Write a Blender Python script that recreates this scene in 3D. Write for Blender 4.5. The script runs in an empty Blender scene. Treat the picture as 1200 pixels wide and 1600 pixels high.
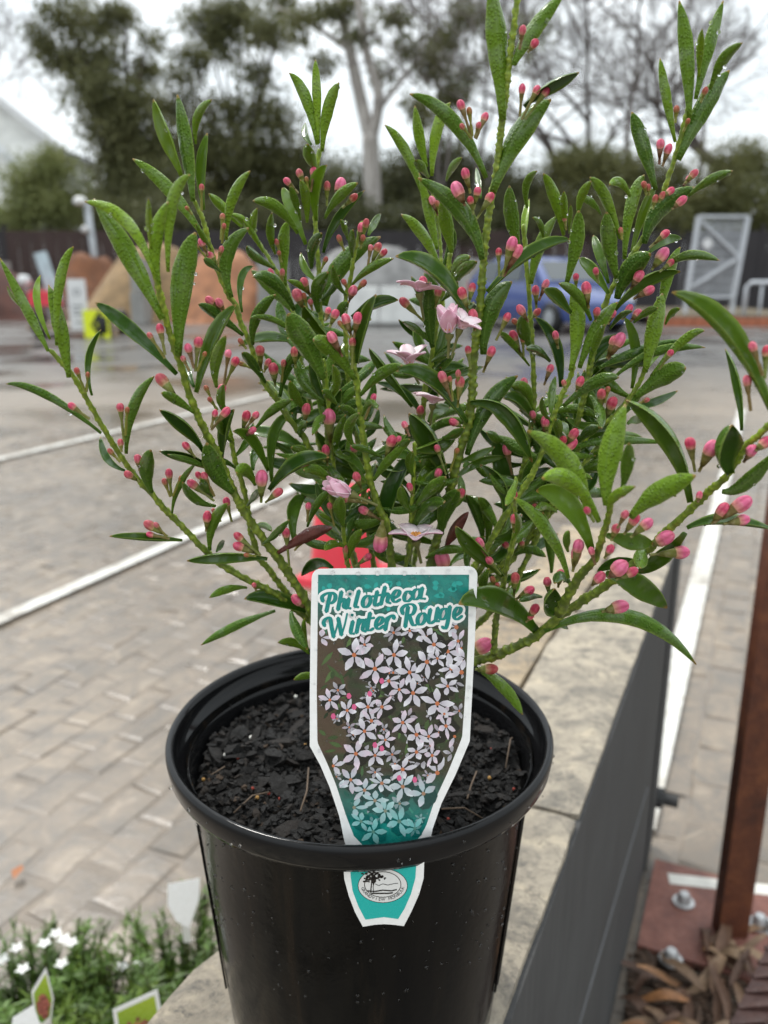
import bpy, math, random
import numpy as np
from mathutils import Vector, Matrix, noise as mnoise

scene = bpy.context.scene
COL = scene.collection
R = math.radians
random.seed(7)

# ------------------------------------------------------------------ camera
CAM_H = 1.10
FPX = 1300.0
PITCH = math.atan((800 - 430) / FPX)
CP, SP = math.cos(PITCH), math.sin(PITCH)
cam_data = bpy.data.cameras.new('camera')
cam_data.sensor_fit = 'VERTICAL'
cam_data.sensor_height = 36.0
cam_data.lens = FPX / 1600 * 36.0
cam_data.clip_start = 0.02
cam_data.clip_end = 600
cam_data.dof.use_dof = True
cam_data.dof.focus_distance = 0.368
cam_data.dof.aperture_fstop = 9.2
cam = bpy.data.objects.new('camera', cam_data)
COL.objects.link(cam)
cam.location = (0, 0, CAM_H)
cam.rotation_euler = (math.pi / 2 - PITCH, 0, 0)
scene.camera = cam

# ------------------------------------------------------------------ sky, sun, exposure
SUN_EL, SUN_AZ = R(56), R(-32)          # azimuth measured from +Y towards +X
world = bpy.data.worlds.new('World'); scene.world = world; world.use_nodes = True
wn, wl = world.node_tree.nodes, world.node_tree.links
wn.clear()
w_out = wn.new('ShaderNodeOutputWorld'); w_bg = wn.new('ShaderNodeBackground')
w_sky = wn.new('ShaderNodeTexSky'); w_sky.sky_type = 'NISHITA'; w_sky.sun_disc = False
w_sky.sun_elevation = SUN_EL; w_sky.sun_rotation = SUN_AZ
w_tc = wn.new('ShaderNodeTexCoord'); w_map = wn.new('ShaderNodeMapping')
w_map.inputs['Scale'].default_value = (1.0, 1.0, 2.6)
w_no = wn.new('ShaderNodeTexNoise'); w_no.inputs['Scale'].default_value = 2.3
w_no.inputs['Detail'].default_value = 5; w_no.inputs['Roughness'].default_value = .55
w_cr = wn.new('ShaderNodeValToRGB')
w_cr.color_ramp.elements[0].position = .30; w_cr.color_ramp.elements[0].color = (7.0, 7.7, 8.0, 1)
w_cr.color_ramp.elements[1].position = .68; w_cr.color_ramp.elements[1].color = (9.6, 10.0, 10.1, 1)
w_mix = wn.new('ShaderNodeMix'); w_mix.data_type = 'RGBA'; w_mix.inputs[0].default_value = .90
wl.new(w_tc.outputs['Generated'], w_map.inputs[0]); wl.new(w_map.outputs[0], w_no.inputs['Vector'])
wl.new(w_no.outputs['Fac'], w_cr.inputs[0])
wl.new(w_sky.outputs[0], w_mix.inputs[6]); wl.new(w_cr.outputs[0], w_mix.inputs[7])
# an overcast sky is brighter overhead than near the horizon
w_sep = wn.new('ShaderNodeSeparateXYZ'); w_ov = wn.new('ShaderNodeMath'); w_ov.operation = 'MULTIPLY_ADD'; w_ov.use_clamp = False
w_max = wn.new('ShaderNodeMath'); w_max.operation = 'MAXIMUM'; w_max.inputs[1].default_value = 0.0
w_ov.inputs[1].default_value = .95; w_ov.inputs[2].default_value = .92
w_mul = wn.new('ShaderNodeVectorMath'); w_mul.operation = 'SCALE'
wl.new(w_tc.outputs['Generated'], w_sep.inputs[0]); wl.new(w_sep.outputs['Z'], w_max.inputs[0]); wl.new(w_max.outputs[0], w_ov.inputs[0])
wl.new(w_mix.outputs[2], w_mul.inputs[0]); wl.new(w_ov.outputs[0], w_mul.inputs['Scale'])
wl.new(w_mul.outputs[0], w_bg.inputs['Color']); w_bg.inputs['Strength'].default_value = .082
wl.new(w_bg.outputs[0], w_out.inputs['Surface'])

sun_d = bpy.data.lights.new('sun', 'SUN'); sun_d.energy = 1.5; sun_d.angle = R(10); sun_d.color = (1, .965, .91)
sun = bpy.data.objects.new('sun', sun_d); COL.objects.link(sun)
sd = Vector((math.sin(SUN_AZ) * math.cos(SUN_EL), math.cos(SUN_AZ) * math.cos(SUN_EL), math.sin(SUN_EL)))
sun.rotation_euler = (-sd).to_track_quat('-Z', 'Y').to_euler()

vs = scene.view_settings
vs.view_transform = 'Standard'; vs.look = 'None'; vs.gamma = 1.0; vs.use_curve_mapping = False
vs.exposure = 0.66
scene.cycles.use_denoising = True
scene.cycles.max_bounces = 8
scene.cycles.transparent_max_bounces = 8
scene.cycles.sample_clamp_indirect = 6.0

# ------------------------------------------------------------------ geometry helpers
def ray(x, y):
    u, v = (x - 600) / FPX, (y - 800) / FPX
    return Vector((u, CP - v * SP, -SP - v * CP))
def P(x, y, Y):
    r = ray(x, y); k = Y / r.y
    return Vector((0, 0, CAM_H)) + r * k
def K(x, y, Y):                 # metres per photograph pixel at that place
    return Y / ray(x, y).y / FPX
def G(x, y, z=0.0):
    r = ray(x, y); k = (z - CAM_H) / r.z
    return Vector((0, 0, CAM_H)) + r * k

def link(name, me, mat=None, parent=None, kind=None):
    o = bpy.data.objects.new(name, me); COL.objects.link(o)
    if mat is not None:
        for m in (mat if isinstance(mat, (list, tuple)) else [mat]):
            me.materials.append(m)
    if parent is not None: o.parent = parent
    if kind: o['kind'] = kind
    return o
def empty(name, loc=(0, 0, 0), rz=0):
    o = bpy.data.objects.new(name, None); COL.objects.link(o)
    o.location = loc; o.rotation_euler = (0, 0, rz); o.empty_display_size = .05
    return o
def tag(o, label=None, cat=None, group=None, kind=None):
    if label: o['label'] = label
    if cat: o['category'] = cat
    if group: o['group'] = group
    if kind: o['kind'] = kind
    return o

class MB:
    """collects faces, builds ONE mesh object"""
    def __init__(s): s.v, s.f, s.m, s.at = [], [], [], {}
    def add(s, vs, fs, mi=0):
        b = len(s.v); s.v += [tuple(q) for q in vs]
        s.f += [tuple(i + b for i in f) for f in fs]; s.m += [mi] * len(fs)
        return b
    def box(s, c, d, mi=0, rz=0, M=None, taper=1.0):
        x, y, z = [q / 2 for q in d]
        pts = [Vector((sx * x * (taper if sz > 0 else 1), sy * y * (taper if sz > 0 else 1), sz * z)) for sz in (-1, 1) for sy in (-1, 1) for sx in (-1, 1)]
        mt = Matrix.Rotation(rz, 3, 'Z') if M is None else M
        pts = [mt @ p + Vector(c) for p in pts]
        s.add(pts, [(0, 2, 3, 1), (4, 5, 7, 6), (0, 1, 5, 4), (2, 6, 7, 3), (0, 4, 6, 2), (1, 3, 7, 5)], mi)
    def bar(s, a, b, w, d=None, mi=0, up=Vector((0, 0, 1))):
        a, b = Vector(a), Vector(b); d = d or w
        t = (b - a); L = t.length; t.normalize()
        if abs(t.dot(up)) > .97: up = Vector((0, 1, 0))
        x = t.cross(up).normalized(); y = x.cross(t).normalized()
        M = Matrix((x, y, t)).transposed()
        s.box((a + b) / 2, (w, d, L), mi, M=M)
    def tube(s, pts, rad, n=8, mi=0, cap=True, bump=None):
        pts = [Vector(p) for p in pts]; rings = []
        x = None
        for i, p in enumerate(pts):
            t = (pts[min(i + 1, len(pts) - 1)] - pts[max(i - 1, 0)]).normalized()
            if x is None:
                x = t.orthogonal().normalized()
            x = (x - t * x.dot(t)).normalized(); y = t.cross(x)
            r = rad[i] if hasattr(rad, '__len__') else rad
            ring = []
            for j in range(n):
                a = 2 * math.pi * j / n
                rr = r * (bump(i, j) if bump else 1)
                ring.append(p + (x * math.cos(a) + y * math.sin(a)) * rr)
            rings.append(ring)
        vs = [q for r_ in rings for q in r_]; fs = []
        for i in range(len(pts) - 1):
            for j in range(n):
                k = (j + 1) % n
                fs.append((i * n + j, i * n + k, (i + 1) * n + k, (i + 1) * n + j))
        if cap:
            fs.append(tuple(range(n - 1, -1, -1))); fs.append(tuple((len(pts) - 1) * n + j for j in range(n)))
        return s.add(vs, fs, mi)
    def lathe(s, prof, c=(0, 0, 0), n=48, mi=0, M=None, sx=1):
        c = Vector(c); vs, fs = [], []
        for (r, z) in prof:
            for j in range(n):
                a = 2 * math.pi * j / n
                q = Vector((r * math.cos(a) * sx, r * math.sin(a), z))
                vs.append((M @ q if M else q) + c)
        for i in range(len(prof) - 1):
            for j in range(n):
                k = (j + 1) % n
                fs.append((i * n + j, i * n + k, (i + 1) * n + k, (i + 1) * n + j))
        return s.add(vs, fs, mi)
    def poly(s, pts, mi=0): s.add(pts, [tuple(range(len(pts)))], mi)
    def mesh(s, name, smooth=False):
        me = bpy.data.meshes.new(name); me.from_pydata(s.v, [], s.f); me.update()
        if any(s.m): me.polygons.foreach_set('material_index', s.m)
        if smooth: me.polygons.foreach_set('use_smooth', [True] * len(s.f))
        for k, vals in s.at.items():
            a = me.attributes.new(k, 'FLOAT', 'POINT'); a.data.foreach_set('value', vals)
        return me
    def build(s, name, mat=None, parent=None, smooth=False, kind=None, origin=None):
        if origin is not None:
            o = Vector(origin); s.v = [tuple(Vector(q) - o) for q in s.v]
        ob = link(name, s.mesh(name, smooth), mat, parent, kind)
        if origin is not None: ob.location = origin
        return ob

def auto_smooth(o, ang=35):
    me = o.data
    me.polygons.foreach_set('use_smooth', [True] * len(me.polygons))
    me.set_sharp_from_angle(angle=R(ang))

# ------------------------------------------------------------------ materials
class N:
    def __init__(s, name):
        s.mat = bpy.data.materials.new(name); s.mat.use_nodes = True
        s.n, s.l = s.mat.node_tree.nodes, s.mat.node_tree.links
        s.p = s.n['Principled BSDF']; s.out = s.n['Material Output']
    def new(s, t, **kw):
        q = s.n.new(t)
        for k, v in kw.items(): setattr(q, k, v)
        return q
    def put(s, sock, v):
        if hasattr(v, 'is_linked') or hasattr(v, 'links'): s.l.new(v, sock)
        else: sock.default_value = v
    def tc(s, which='Object', scale=None, rot=None):
        t = s.new('ShaderNodeTexCoord').outputs[which]
        if scale is None and rot is None: return t
        m = s.new('ShaderNodeMapping'); s.l.new(t, m.inputs[0])
        if scale: m.inputs['Scale'].default_value = scale
        if rot: m.inputs['Rotation'].default_value = rot
        return m.outputs[0]
    def pos(s): return s.new('ShaderNodeNewGeometry').outputs['Position']
    def noise(s, vec, scale, detail=4, rough=.55, out='Fac', dist=0):
        q = s.new('ShaderNodeTexNoise'); s.l.new(vec, q.inputs['Vector'])
        q.inputs['Scale'].default_value = scale; q.inputs['Detail'].default_value = detail
        q.inputs['Roughness'].default_value = rough; q.inputs['Distortion'].default_value = dist
        return q.outputs[out]
    def voro(s, vec, scale, out='Distance', feat='F1'):
        q = s.new('ShaderNodeTexVoronoi'); q.feature = feat; s.l.new(vec, q.inputs['Vector'])
        q.inputs['Scale'].default_value = scale
        return q.outputs[out]
    def ramp(s, fac, *stops, interp='LINEAR'):
        q = s.new('ShaderNodeValToRGB'); cr = q.color_ramp; cr.interpolation = interp
        while len(cr.elements) < len(stops): cr.elements.new(.5)
        for e, (p_, c) in zip(cr.elements, stops):
            e.position = p_; e.color = (c, c, c, 1) if not hasattr(c, '__len__') else (*c[:3], 1)
        s.l.new(fac, q.inputs[0]); return q.outputs[0]
    def mix(s, fac, a, b, mode='MIX'):
        q = s.new('ShaderNodeMix'); q.data_type = 'RGBA'; q.blend_type = mode
        for i, v in ((0, fac), (6, a), (7, b)):
            if hasattr(v, 'links'): s.l.new(v, q.inputs[i])
            elif hasattr(v, '__len__'): q.inputs[i].default_value = (*v[:3], 1)
            else: q.inputs[i].default_value = v
        return q.outputs[2]
    def math(s, op, a, b=0.0, c=None):
        q = s.new('ShaderNodeMath'); q.operation = op
        for i, v in enumerate((a, b) if c is None else (a, b, c)):
            if hasattr(v, 'links'): s.l.new(v, q.inputs[i])
            else: q.inputs[i].default_value = v
        return q.outputs[0]
    def attr(s, name, out='Fac'):
        q = s.new('ShaderNodeAttribute'); q.attribute_name = name; return q.outputs[out]
    def rnd(s): return s.new('ShaderNodeObjectInfo').outputs['Random']
    def bump(s, h, strength=.3, dist=.01, prev=None):
        q = s.new('ShaderNodeBump'); q.inputs['Strength'].default_value = strength
        q.inputs['Distance'].default_value = dist; s.l.new(h, q.inputs['Height'])
        if prev is not None: s.l.new(prev, q.inputs['Normal'])
        s.l.new(q.outputs[0], s.p.inputs['Normal']); return q.outputs[0]
    def set(s, color=None, rough=None, spec=None, metal=None, **kw):
        for nm, v in (('Base Color', color), ('Roughness', rough), ('Specular IOR Level', spec), ('Metallic', metal)):
            if v is None: continue
            if hasattr(v, 'links'): s.l.new(v, s.p.inputs[nm])
            elif hasattr(v, '__len__'): s.p.inputs[nm].default_value = (*v[:3], 1)
            else: s.p.inputs[nm].default_value = v
        for k, v in kw.items():
            nm = k.replace('_', ' ')
            if hasattr(v, 'links'): s.l.new(v, s.p.inputs[nm])
            elif hasattr(v, '__len__') and len(v) == 3: s.p.inputs[nm].default_value = (*v, 1)
            else: s.p.inputs[nm].default_value = v
        return s.mat

def plain(name, c, rough=.6, var=.18, scale=6.0, metal=0, spec=.5, bump=0.0, coords='Object'):
    m = N(name); v = m.tc(coords)
    f = m.noise(v, scale, 6, .6)
    d = [max(0, q * (1 - var)) for q in c]; b = [min(1, q * (1 + var)) for q in c]
    m.set(m.ramp(f, (.3, d), (.7, b)), m.ramp(f, (.3, max(.02, rough - .08)), (.7, min(1, rough + .08))), spec, metal)
    if bump: m.bump(m.noise(v, scale * 6, 4), bump, .01)
    return m.mat

def srgb(r, g, b):
    return tuple(((q / 255 + .055) / 1.055) ** 2.4 if q > 10 else q / 255 / 12.92 for q in (r, g, b))
# ================================================================== the ground
DIRA = math.atan2(.412, .911)              # the bays run 24 degrees to the right of the view
DV = Vector((math.sin(DIRA), math.cos(DIRA), 0)); NV = Vector((math.cos(DIRA), -math.sin(DIRA), 0))
def lot(n, t, z=0.0):                       # n across the bays, t along them
    return NV * n + DV * t + Vector((0, 0, z))

def m_ground():
    m = N('wet_paving'); g = m.pos()
    mp = m.new('ShaderNodeMapping'); m.l.new(g, mp.inputs[0]); mp.inputs['Rotation'].default_value = (0, 0, DIRA - math.pi / 2)
    br = m.new('ShaderNodeTexBrick'); m.l.new(mp.outputs[0], br.inputs['Vector'])
    br.inputs['Scale'].default_value = 1; br.inputs['Brick Width'].default_value = .155; br.inputs['Row Height'].default_value = .088
    br.inputs['Mortar Size'].default_value = .006
    br.inputs['Color1'].default_value = (.8, .8, .8, 1); br.inputs['Color2'].default_value = (1, 1, 1, 1); br.inputs['Mortar'].default_value = (.66, .64, .6, 1)
    big = m.noise(g, .45, 6, .6); fine = m.noise(g, 9, 6, .65)
    col = m.ramp(big, (.3, (.140, .113, .087)), (.5, (.214, .170, .128)), (.72, (.285, .224, .163)))
    col = m.mix(.35, col, br.outputs[0], 'MULTIPLY'); md = m.noise(g, 8, 7, .72, dist=1.2); col = m.mix(m.ramp(md, (.46, 0.0), (.62, .5)), col, (.125, .11, .095))
    col = m.mix(m.ramp(fine, (.35, .0), (.75, .35)), col, (.13, .12, .11))
    # darker seal coat far off in the yard
    sx = m.new('ShaderNodeSeparateXYZ'); m.l.new(g, sx.inputs[0])
    wob = m.math('MULTIPLY_ADD', big, 5.0, sx.outputs['Y'])
    far = m.ramp(m.math('DIVIDE', wob, 30.0), (.34, 0.0), (.46, 1.0))
    col = m.mix(far, col, m.ramp(fine, (.3, (.075, .07, .066)), (.7, (.115, .106, .098))))
    pud = m.noise(g, .8, 3, .5, dist=.4)
    rough = m.ramp(pud, (.38, .08), (.48, .30), (.62, .48))
    col = m.mix(m.ramp(pud, (.32, .45), (.46, 0.0)), col, (.07, .066, .06))
    m.set(col, rough, .5)
    m.bump(m.mix(.3, fine, br.outputs[0]), .2, .004)
    return m.mat
M_GROUND = m_ground()
def m_paver():
    m = N('paver_concrete'); g = m.pos()
    big = m.noise(g, 1.3, 7, .65); f = m.noise(g, 38, 6, .7); r = m.rnd(); md = m.noise(g, 8, 7, .72, dist=1.2)
    col = m.ramp(big, (.3, (.135, .111, .087)), (.5, (.206, .165, .126)), (.7, (.28, .22, .160)))
    col = m.mix(.45, col, m.ramp(r, (0, .66), (.5, .95), (1, 1.12)), 'MULTIPLY')
    col = m.mix(m.ramp(md, (.46, 0.0), (.60, .75)), col, (.13, .114, .098))
    col = m.mix(m.ramp(md, (.30, .6), (.44, 0.0)), col, (.38, .31, .235))
    col = m.mix(m.ramp(f, (.45, 0.0), (.75, .45)), col, (.12, .115, .10))
    m.set(col, m.ramp(m.noise(g, 1.6, 4), (.38, .12), (.6, .42)), .5)
    m.bump(f, .4, .004); return m.mat
M_PAVER = m_paver()

gm = MB(); gm.add([(-160, -20, 0), (160, -20, 0), (160, 330, 0), (-160, 330, 0)], [(0, 1, 2, 3)])
ground = gm.build('paved_ground', M_GROUND, kind='structure')

# single pavers where they can be told apart; the paving further off is the sheet itself
PW, PH = .155, .088
def paver_mesh(i):
    rr = random.Random(i); a, b, h = (PW - .004) * rr.uniform(.93, 1.0), (PH - .004) * rr.uniform(.95, 1.0), .0028
    vs = []
    for (z, s) in ((-.004, 0), (h - .0025, 0), (h, .006)):
        for sx, sy in ((-1, -1), (1, -1), (1, 1), (-1, 1)):
            j = .006
            vs.append((sx * (a / 2 - s) + rr.uniform(-j, j), sy * (b / 2 - s) + rr.uniform(-j, j), z + (rr.uniform(-.001, .001) if s else 0)))
    fs = [(8, 9, 10, 11)]
    for L in (0, 4):
        for k in range(4):
            fs.append((L + k, L + (k + 1) % 4, L + 4 + (k + 1) % 4, L + 4 + k))
    me = bpy.data.meshes.new('paver'); me.from_pydata(vs, [], fs); me.materials.append(M_PAVER); return me
PM = [paver_mesh(i) for i in range(13)]
cands = []
for it in range(-2, 48):
    for jn in range(-62, 32):
        t = it * PW + (PW / 2 if jn % 2 else 0); n = jn * PH
        c = lot(n, t)
        if not (.55 < c.y < 6.2): continue
        d = Vector((c.x, c.y, -CAM_H)); dep = c.y * CP + CAM_H * SP
        px = 600 + FPX * c.x / dep; py = 800 - FPX * (c.y * SP - CAM_H * CP) / dep
        if -90 < px < 1290 and 500 < py < 1700:
            hide = (330 < px < 800 and py > 1040) or (480 < px < 740 and py > 890)
            # the wall's own footprint
            nn, tt = c.dot(NV), c.dot(DV)
            if -.32 < nn < -.09 and -.3 < tt < 1.72: continue
            cands.append((hide, dep, c, px, py))
cands.sort(key=lambda q: (q[0], q[1]))
rest = MB()
rp = random.Random(3)
for k, (hide, dep, c, px, py) in enumerate(cands):
    rz = -DIRA + math.pi / 2 + rp.uniform(-.05, .05) + (math.pi if k % 2 else 0)
    if k < 290:
        o = bpy.data.objects.new('paver', PM[k * 7 % 13]); COL.objects.link(o); o.parent = ground
        o.location = (c.x, c.y, rp.uniform(-.0015, .0015)); o.rotation_euler = (rp.uniform(-.008, .008), rp.uniform(-.008, .008), rz)
    else:
        me = PM[k * 7 % 13]; M = Matrix.Rotation(rz, 3, 'Z')
        rest.add([M @ v.co + Vector((c.x, c.y, rp.uniform(-.0015, .0015))) for v in me.vertices], [tuple(p.vertices) for p in me.polygons])
rest.build('paver_field', M_PAVER, ground, kind='stuff')

def m_line():
    m = N('road_paint'); g = m.pos(); f = m.noise(g, 22, 6, .7); b = m.noise(g, 3, 4)
    col = m.ramp(m.mix(.4, f, b), (.36, (.22, .19, .16)), (.45, (.46, .43, .38)), (.56, (.62, .61, .57)), (.8, (.70, .69, .66)))
    m.set(col, .45, .5); m.bump(f, .3, .004); return m.mat
M_LINE = m_line()
def line(n, t0, t1, w):
    b = MB(); k = int((t1 - t0) / .35)
    for i in range(k):
        a, c = t0 + (t1 - t0) * i / k, t0 + (t1 - t0) * (i + 1) / k
        i0 = len(b.v)
        e = [random.uniform(-.003, .003) for _ in range(4)]
        b.add([lot(n - w / 2, a, .0155), lot(n + w / 2, a, .0155), lot(n + w / 2, c, .0155), lot(n - w / 2, c, .0155)], [(0, 1, 2, 3)])
    return b.build('line_marking', M_LINE, ground)
line(-2.19, 1.0, 5.9, .06)
line(-4.22, 2.0, 8.2, .07)
line(-.128, 1.55, 7.6, .066)

fl = MB(); fl.add([(0, -.018, .004), (.012, 0, .012), (0, .02, .006), (-.012, 0, .009)], [(0, 1, 2, 3)])
q = G(28, 1366, .014)
tag(fl.build('fallen_leaf', plain('orange_leaf', (.34, .13, .05), .6), origin=(0, 0, 0)), 'small orange fallen leaf lying alone on the pavers at left', 'leaf').location = q
# ================================================================== the low stone wall the pot stands on
WALL_Z = .65
W0 = Vector((.083, .431, 0))                # a point on the right top edge (t = 0)
def wall_pt(s, t, z):                       # s: 0 right edge .. 1 left edge, t along
    return W0 + DV * t - NV * (s * .205) + Vector((0, 0, z))
def m_stone(name, a, b, c):
    m = N(name); v = m.tc('Object')
    big = m.noise(v, 9, 6, .65); f = m.noise(v, 70, 8, .8); sp = m.voro(v, 60)
    col = m.ramp(big, (.3, a), (.5, b), (.72, c)); md = m.noise(v, 30, 8, .72, dist=.5)
    col = m.mix(m.ramp(md, (.48, 0.0), (.60, .8)), col, (.20, .18, .15))
    col = m.mix(m.ramp(md, (.32, .8), (.45, 0.0)), col, (.58, .49, .36))
    col = m.mix(m.ramp(f, (.5, 0.0), (.64, .85)), col, (.13, .12, .105))
    col = m.mix(m.ramp(f, (.25, .5), (.42, 0.0)), col, (.56, .51, .43))
    m.set(col, m.ramp(big, (.3, .55), (.7, .85)), .4)
    n1 = m.bump(m.mix(.4, f, md), .9, .009); return m.mat
M_STONE_G = m_stone('sandstone_grey', (.26, .225, .178), (.40, .345, .27), (.50, .43, .33))
M_STONE_T = m_stone('sandstone_tan', (.28, .21, .14), (.42, .32, .21), (.48, .40, .29))
wall = empty('stone_wall', W0)
tag(wall, 'low stone block wall with a dark grey side, under the black flower pot', 'wall')
def stone(s0, s1, t0, t1, mat, seed, rough=.003, z1=WALL_Z, z0=0.02):
    nx, ny, nz = max(4, int((s1 - s0) * 22)), max(8, int((t1 - t0) * 42)), 4
    b = MB(); rr = random.Random(seed); idx = {}
    def vert(i, j, k):
        key = (i, j, k)
        if key in idx: return idx[key]
        s = s0 + (s1 - s0) * i / nx; t = t0 + (t1 - t0) * j / ny; z = z1 - (.14 * k / nz if k < nz else z1 - z0)
        p = wall_pt(s, t, z)
        d = mnoise.noise_vector(p * 14 + Vector((seed * 9.1, 0, 0))) * rough + mnoise.noise_vector(p * 45) * rough * .45
        if i == 0: d = d * .25
        edge = (i in (0, nx)) + (j in (0, ny)) + (k == 0)
        if edge >= 2:                      # worn arrises
            c = wall_pt((s0 + s1) / 2, (t0 + t1) / 2, z1 - .1)
            p += (c - p).normalized() * (.003 + .003 * mnoise.noise(p * 30))
        if i == nx and s1 > .95: p += -NV * (.012 * mnoise.noise(p * 11 + Vector((3, 1, 0))) + .008 * mnoise.noise(p * 40)) * (1 if k < 3 else .5)
        idx[key] = len(b.v); b.v.append(tuple(p + d)); return idx[key]
    def q(*f): b.f.append(f); b.m.append(0)
    for i in range(nx):
        for j in range(ny): q(vert(i, j, 0), vert(i, j + 1, 0), vert(i + 1, j + 1, 0), vert(i + 1, j, 0))
    for k in range(nz):
        for j in range(ny):
            q(vert(0, j, k), vert(0, j, k + 1), vert(0, j + 1, k + 1), vert(0, j + 1, k))
            q(vert(nx, j, k), vert(nx, j + 1, k), vert(nx, j + 1, k + 1), vert(nx, j, k + 1))
        for i in range(nx):
            q(vert(i, 0, k), vert(i + 1, 0, k), vert(i + 1, 0, k + 1), vert(i, 0, k + 1))
            q(vert(i, ny, k), vert(i, ny, k + 1), vert(i + 1, ny, k + 1), vert(i + 1, ny, k))
    o = b.build('stone', mat, wall, smooth=True); o.matrix_parent_inverse = Matrix.Translation(-W0)
    auto_smooth(o, 50)
g_ = .006
stone(0, 1, -.62, -.215, M_STONE_G, 1)
stone(0, 1, -.21, .204, M_STONE_G, 2)
stone(0, .53, .209, .66, M_STONE_G, 3); stone(.545, 1, .209, .60, M_STONE_T, 4)
stone(0, .48, .665, 1.08, M_STONE_G, 5); stone(.495, 1, .605, 1.08, M_STONE_T, 6)
def m_facing():
    m = N('grey_sheet'); v = m.tc('Object'); f = m.noise(m.tc('Object', (60, 60, 2)), 3, 5, .6); g = m.noise(v, 7, 5)
    m.set(m.ramp(m.mix(.5, f, g), (.3, (.040, .040, .041)), (.7, (.075, .074, .073))), m.ramp(g, (.3, .7), (.7, .9)), .25)
    m.bump(f, .15, .002); return m.mat
M_FACE = m_facing()
fb = MB()
def facing(t0, t1, z0, z1, off, th, name):
    b = MB(); a = [wall_pt(0, t, 0) + NV * o for t in (t0, t1) for o in (off, off + th)]
    pts = [p + Vector((0, 0, z)) for z in (z0, z1) for p in (a[0], a[1], a[3], a[2])]
    b.add(pts, [(3, 2, 1, 0), (4, 5, 6, 7), (0, 1, 5, 4), (1, 2, 6, 5), (2, 3, 7, 6), (3, 0, 4, 7)])
    o = b.build(name, M_FACE, wall); o.matrix_parent_inverse = Matrix.Translation(-W0); return o
facing(-.62, .985, .016, .643, -.004, .006, 'facing_sheet')
facing(.986, 1.092, .016, .643, -.004, .0095, 'end_angle')
b = MB(); p0 = wall_pt(0, 1.085, .115); b.lathe([(0, .04), (.012, .04), (.012, .012), (.02, .012), (.02, 0), (0, 0)], n=12, M=Matrix((DV, Vector((0, 0, 1)), NV)).transposed(), c=p0 + NV * .006)
o = b.build('bolt', M_FACE, wall); o.matrix_parent_inverse = Matrix.Translation(-W0)
def on_face(x, y):
    r = ray(x, y); q0 = W0 + NV * .0025 - Vector((0, 0, CAM_H)); return Vector((0, 0, CAM_H)) + r * (q0.dot(NV) / r.dot(NV))
b = MB(); b.bar(on_face(1012, 1230), on_face(905, 1600), .0025, .002)
o = b.build('scratch', plain('scratch', (.12, .122, .125), .7), wall); o.matrix_parent_inverse = Matrix.Translation(-W0)
# ================================================================== the black pot, its soil and its tag
POT = Vector((-.0136, .430, 0)); RIM_Z = .85; SOIL_Z = .8245
def m_pot():
    m = N('black_plastic'); v = m.tc('Object'); st = m.noise(m.tc('Object', (40, 40, 1.5)), 2.2, 5, .6); f = m.noise(v, 160, 4, .6); sp = m.noise(v, 420, 2)
    col = m.ramp(st, (.38, (.003, .003, .0032)), (.55, (.005, .0045, .004)), (.74, (.018, .012, .008)))
    col = m.mix(m.ramp(sp, (.77, 0.0), (.79, .4)), col, (.25, .24, .22))
    m.set(col, m.ramp(m.mix(.5, st, f), (.35, .07), (.7, .24)), .12)
    m.bump(m.mix(.6, st, f), .10, .003); return m.mat
M_POT = m_pot()
M_RIM = N('black_rim'); _v = M_RIM.tc('Object'); M_RIM = M_RIM.set((.006, .006, .0065), M_RIM.ramp(M_RIM.noise(_v, 90, 4), (.3, .06), (.7, .16)), .22)
pot = empty('flower_pot', POT + Vector((0, 0, WALL_Z)))
tag(pot, 'large glossy black plastic flower pot standing on the stone wall', 'flower pot')
z0 = WALL_Z + .004
def lz(prof): return [(r, z - WALL_Z) for r, z in prof]
b = MB()
b.lathe(lz([(0, z0), (.078, z0), (.082, z0 + .004), (.0845, z0 + .03), (.0932, .78), (.0982, .8365), (.0990, .8385)]), n=96)
body = b.build('pot_body', M_POT, pot, smooth=True); auto_smooth(body, 40)
b = MB()
b.lathe(lz([(.0980, .8362), (.1045, .8356), (.1078, .8364), (.1090, .839), (.1100, .8462), (.1099, .8486), (.1088, .8501), (.1072, .8504), (.1056, .8494), (.1048, .846), (.1030, .8385), (.0990, .8362), (.0966, .831), (.0945, .812), (.0925, .795)]), n=96)
rim = b.build('rim', M_RIM, pot, smooth=True); auto_smooth(rim, 60)
for a in (R(200), R(198.6), R(-14), R(-18), R(-22), R(150), R(40)):     # moulded seams on the body
    b = MB(); e = Vector((math.cos(a), math.sin(a), 0)); 
    b.tube([e * r + Vector((0, 0, z - WALL_Z)) for r, z in ((.0859, .69), (.0936, .78), (.0983, .8355))], .0007, n=6)
    b.build('moulded_rib', M_POT, pot, smooth=True)

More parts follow.
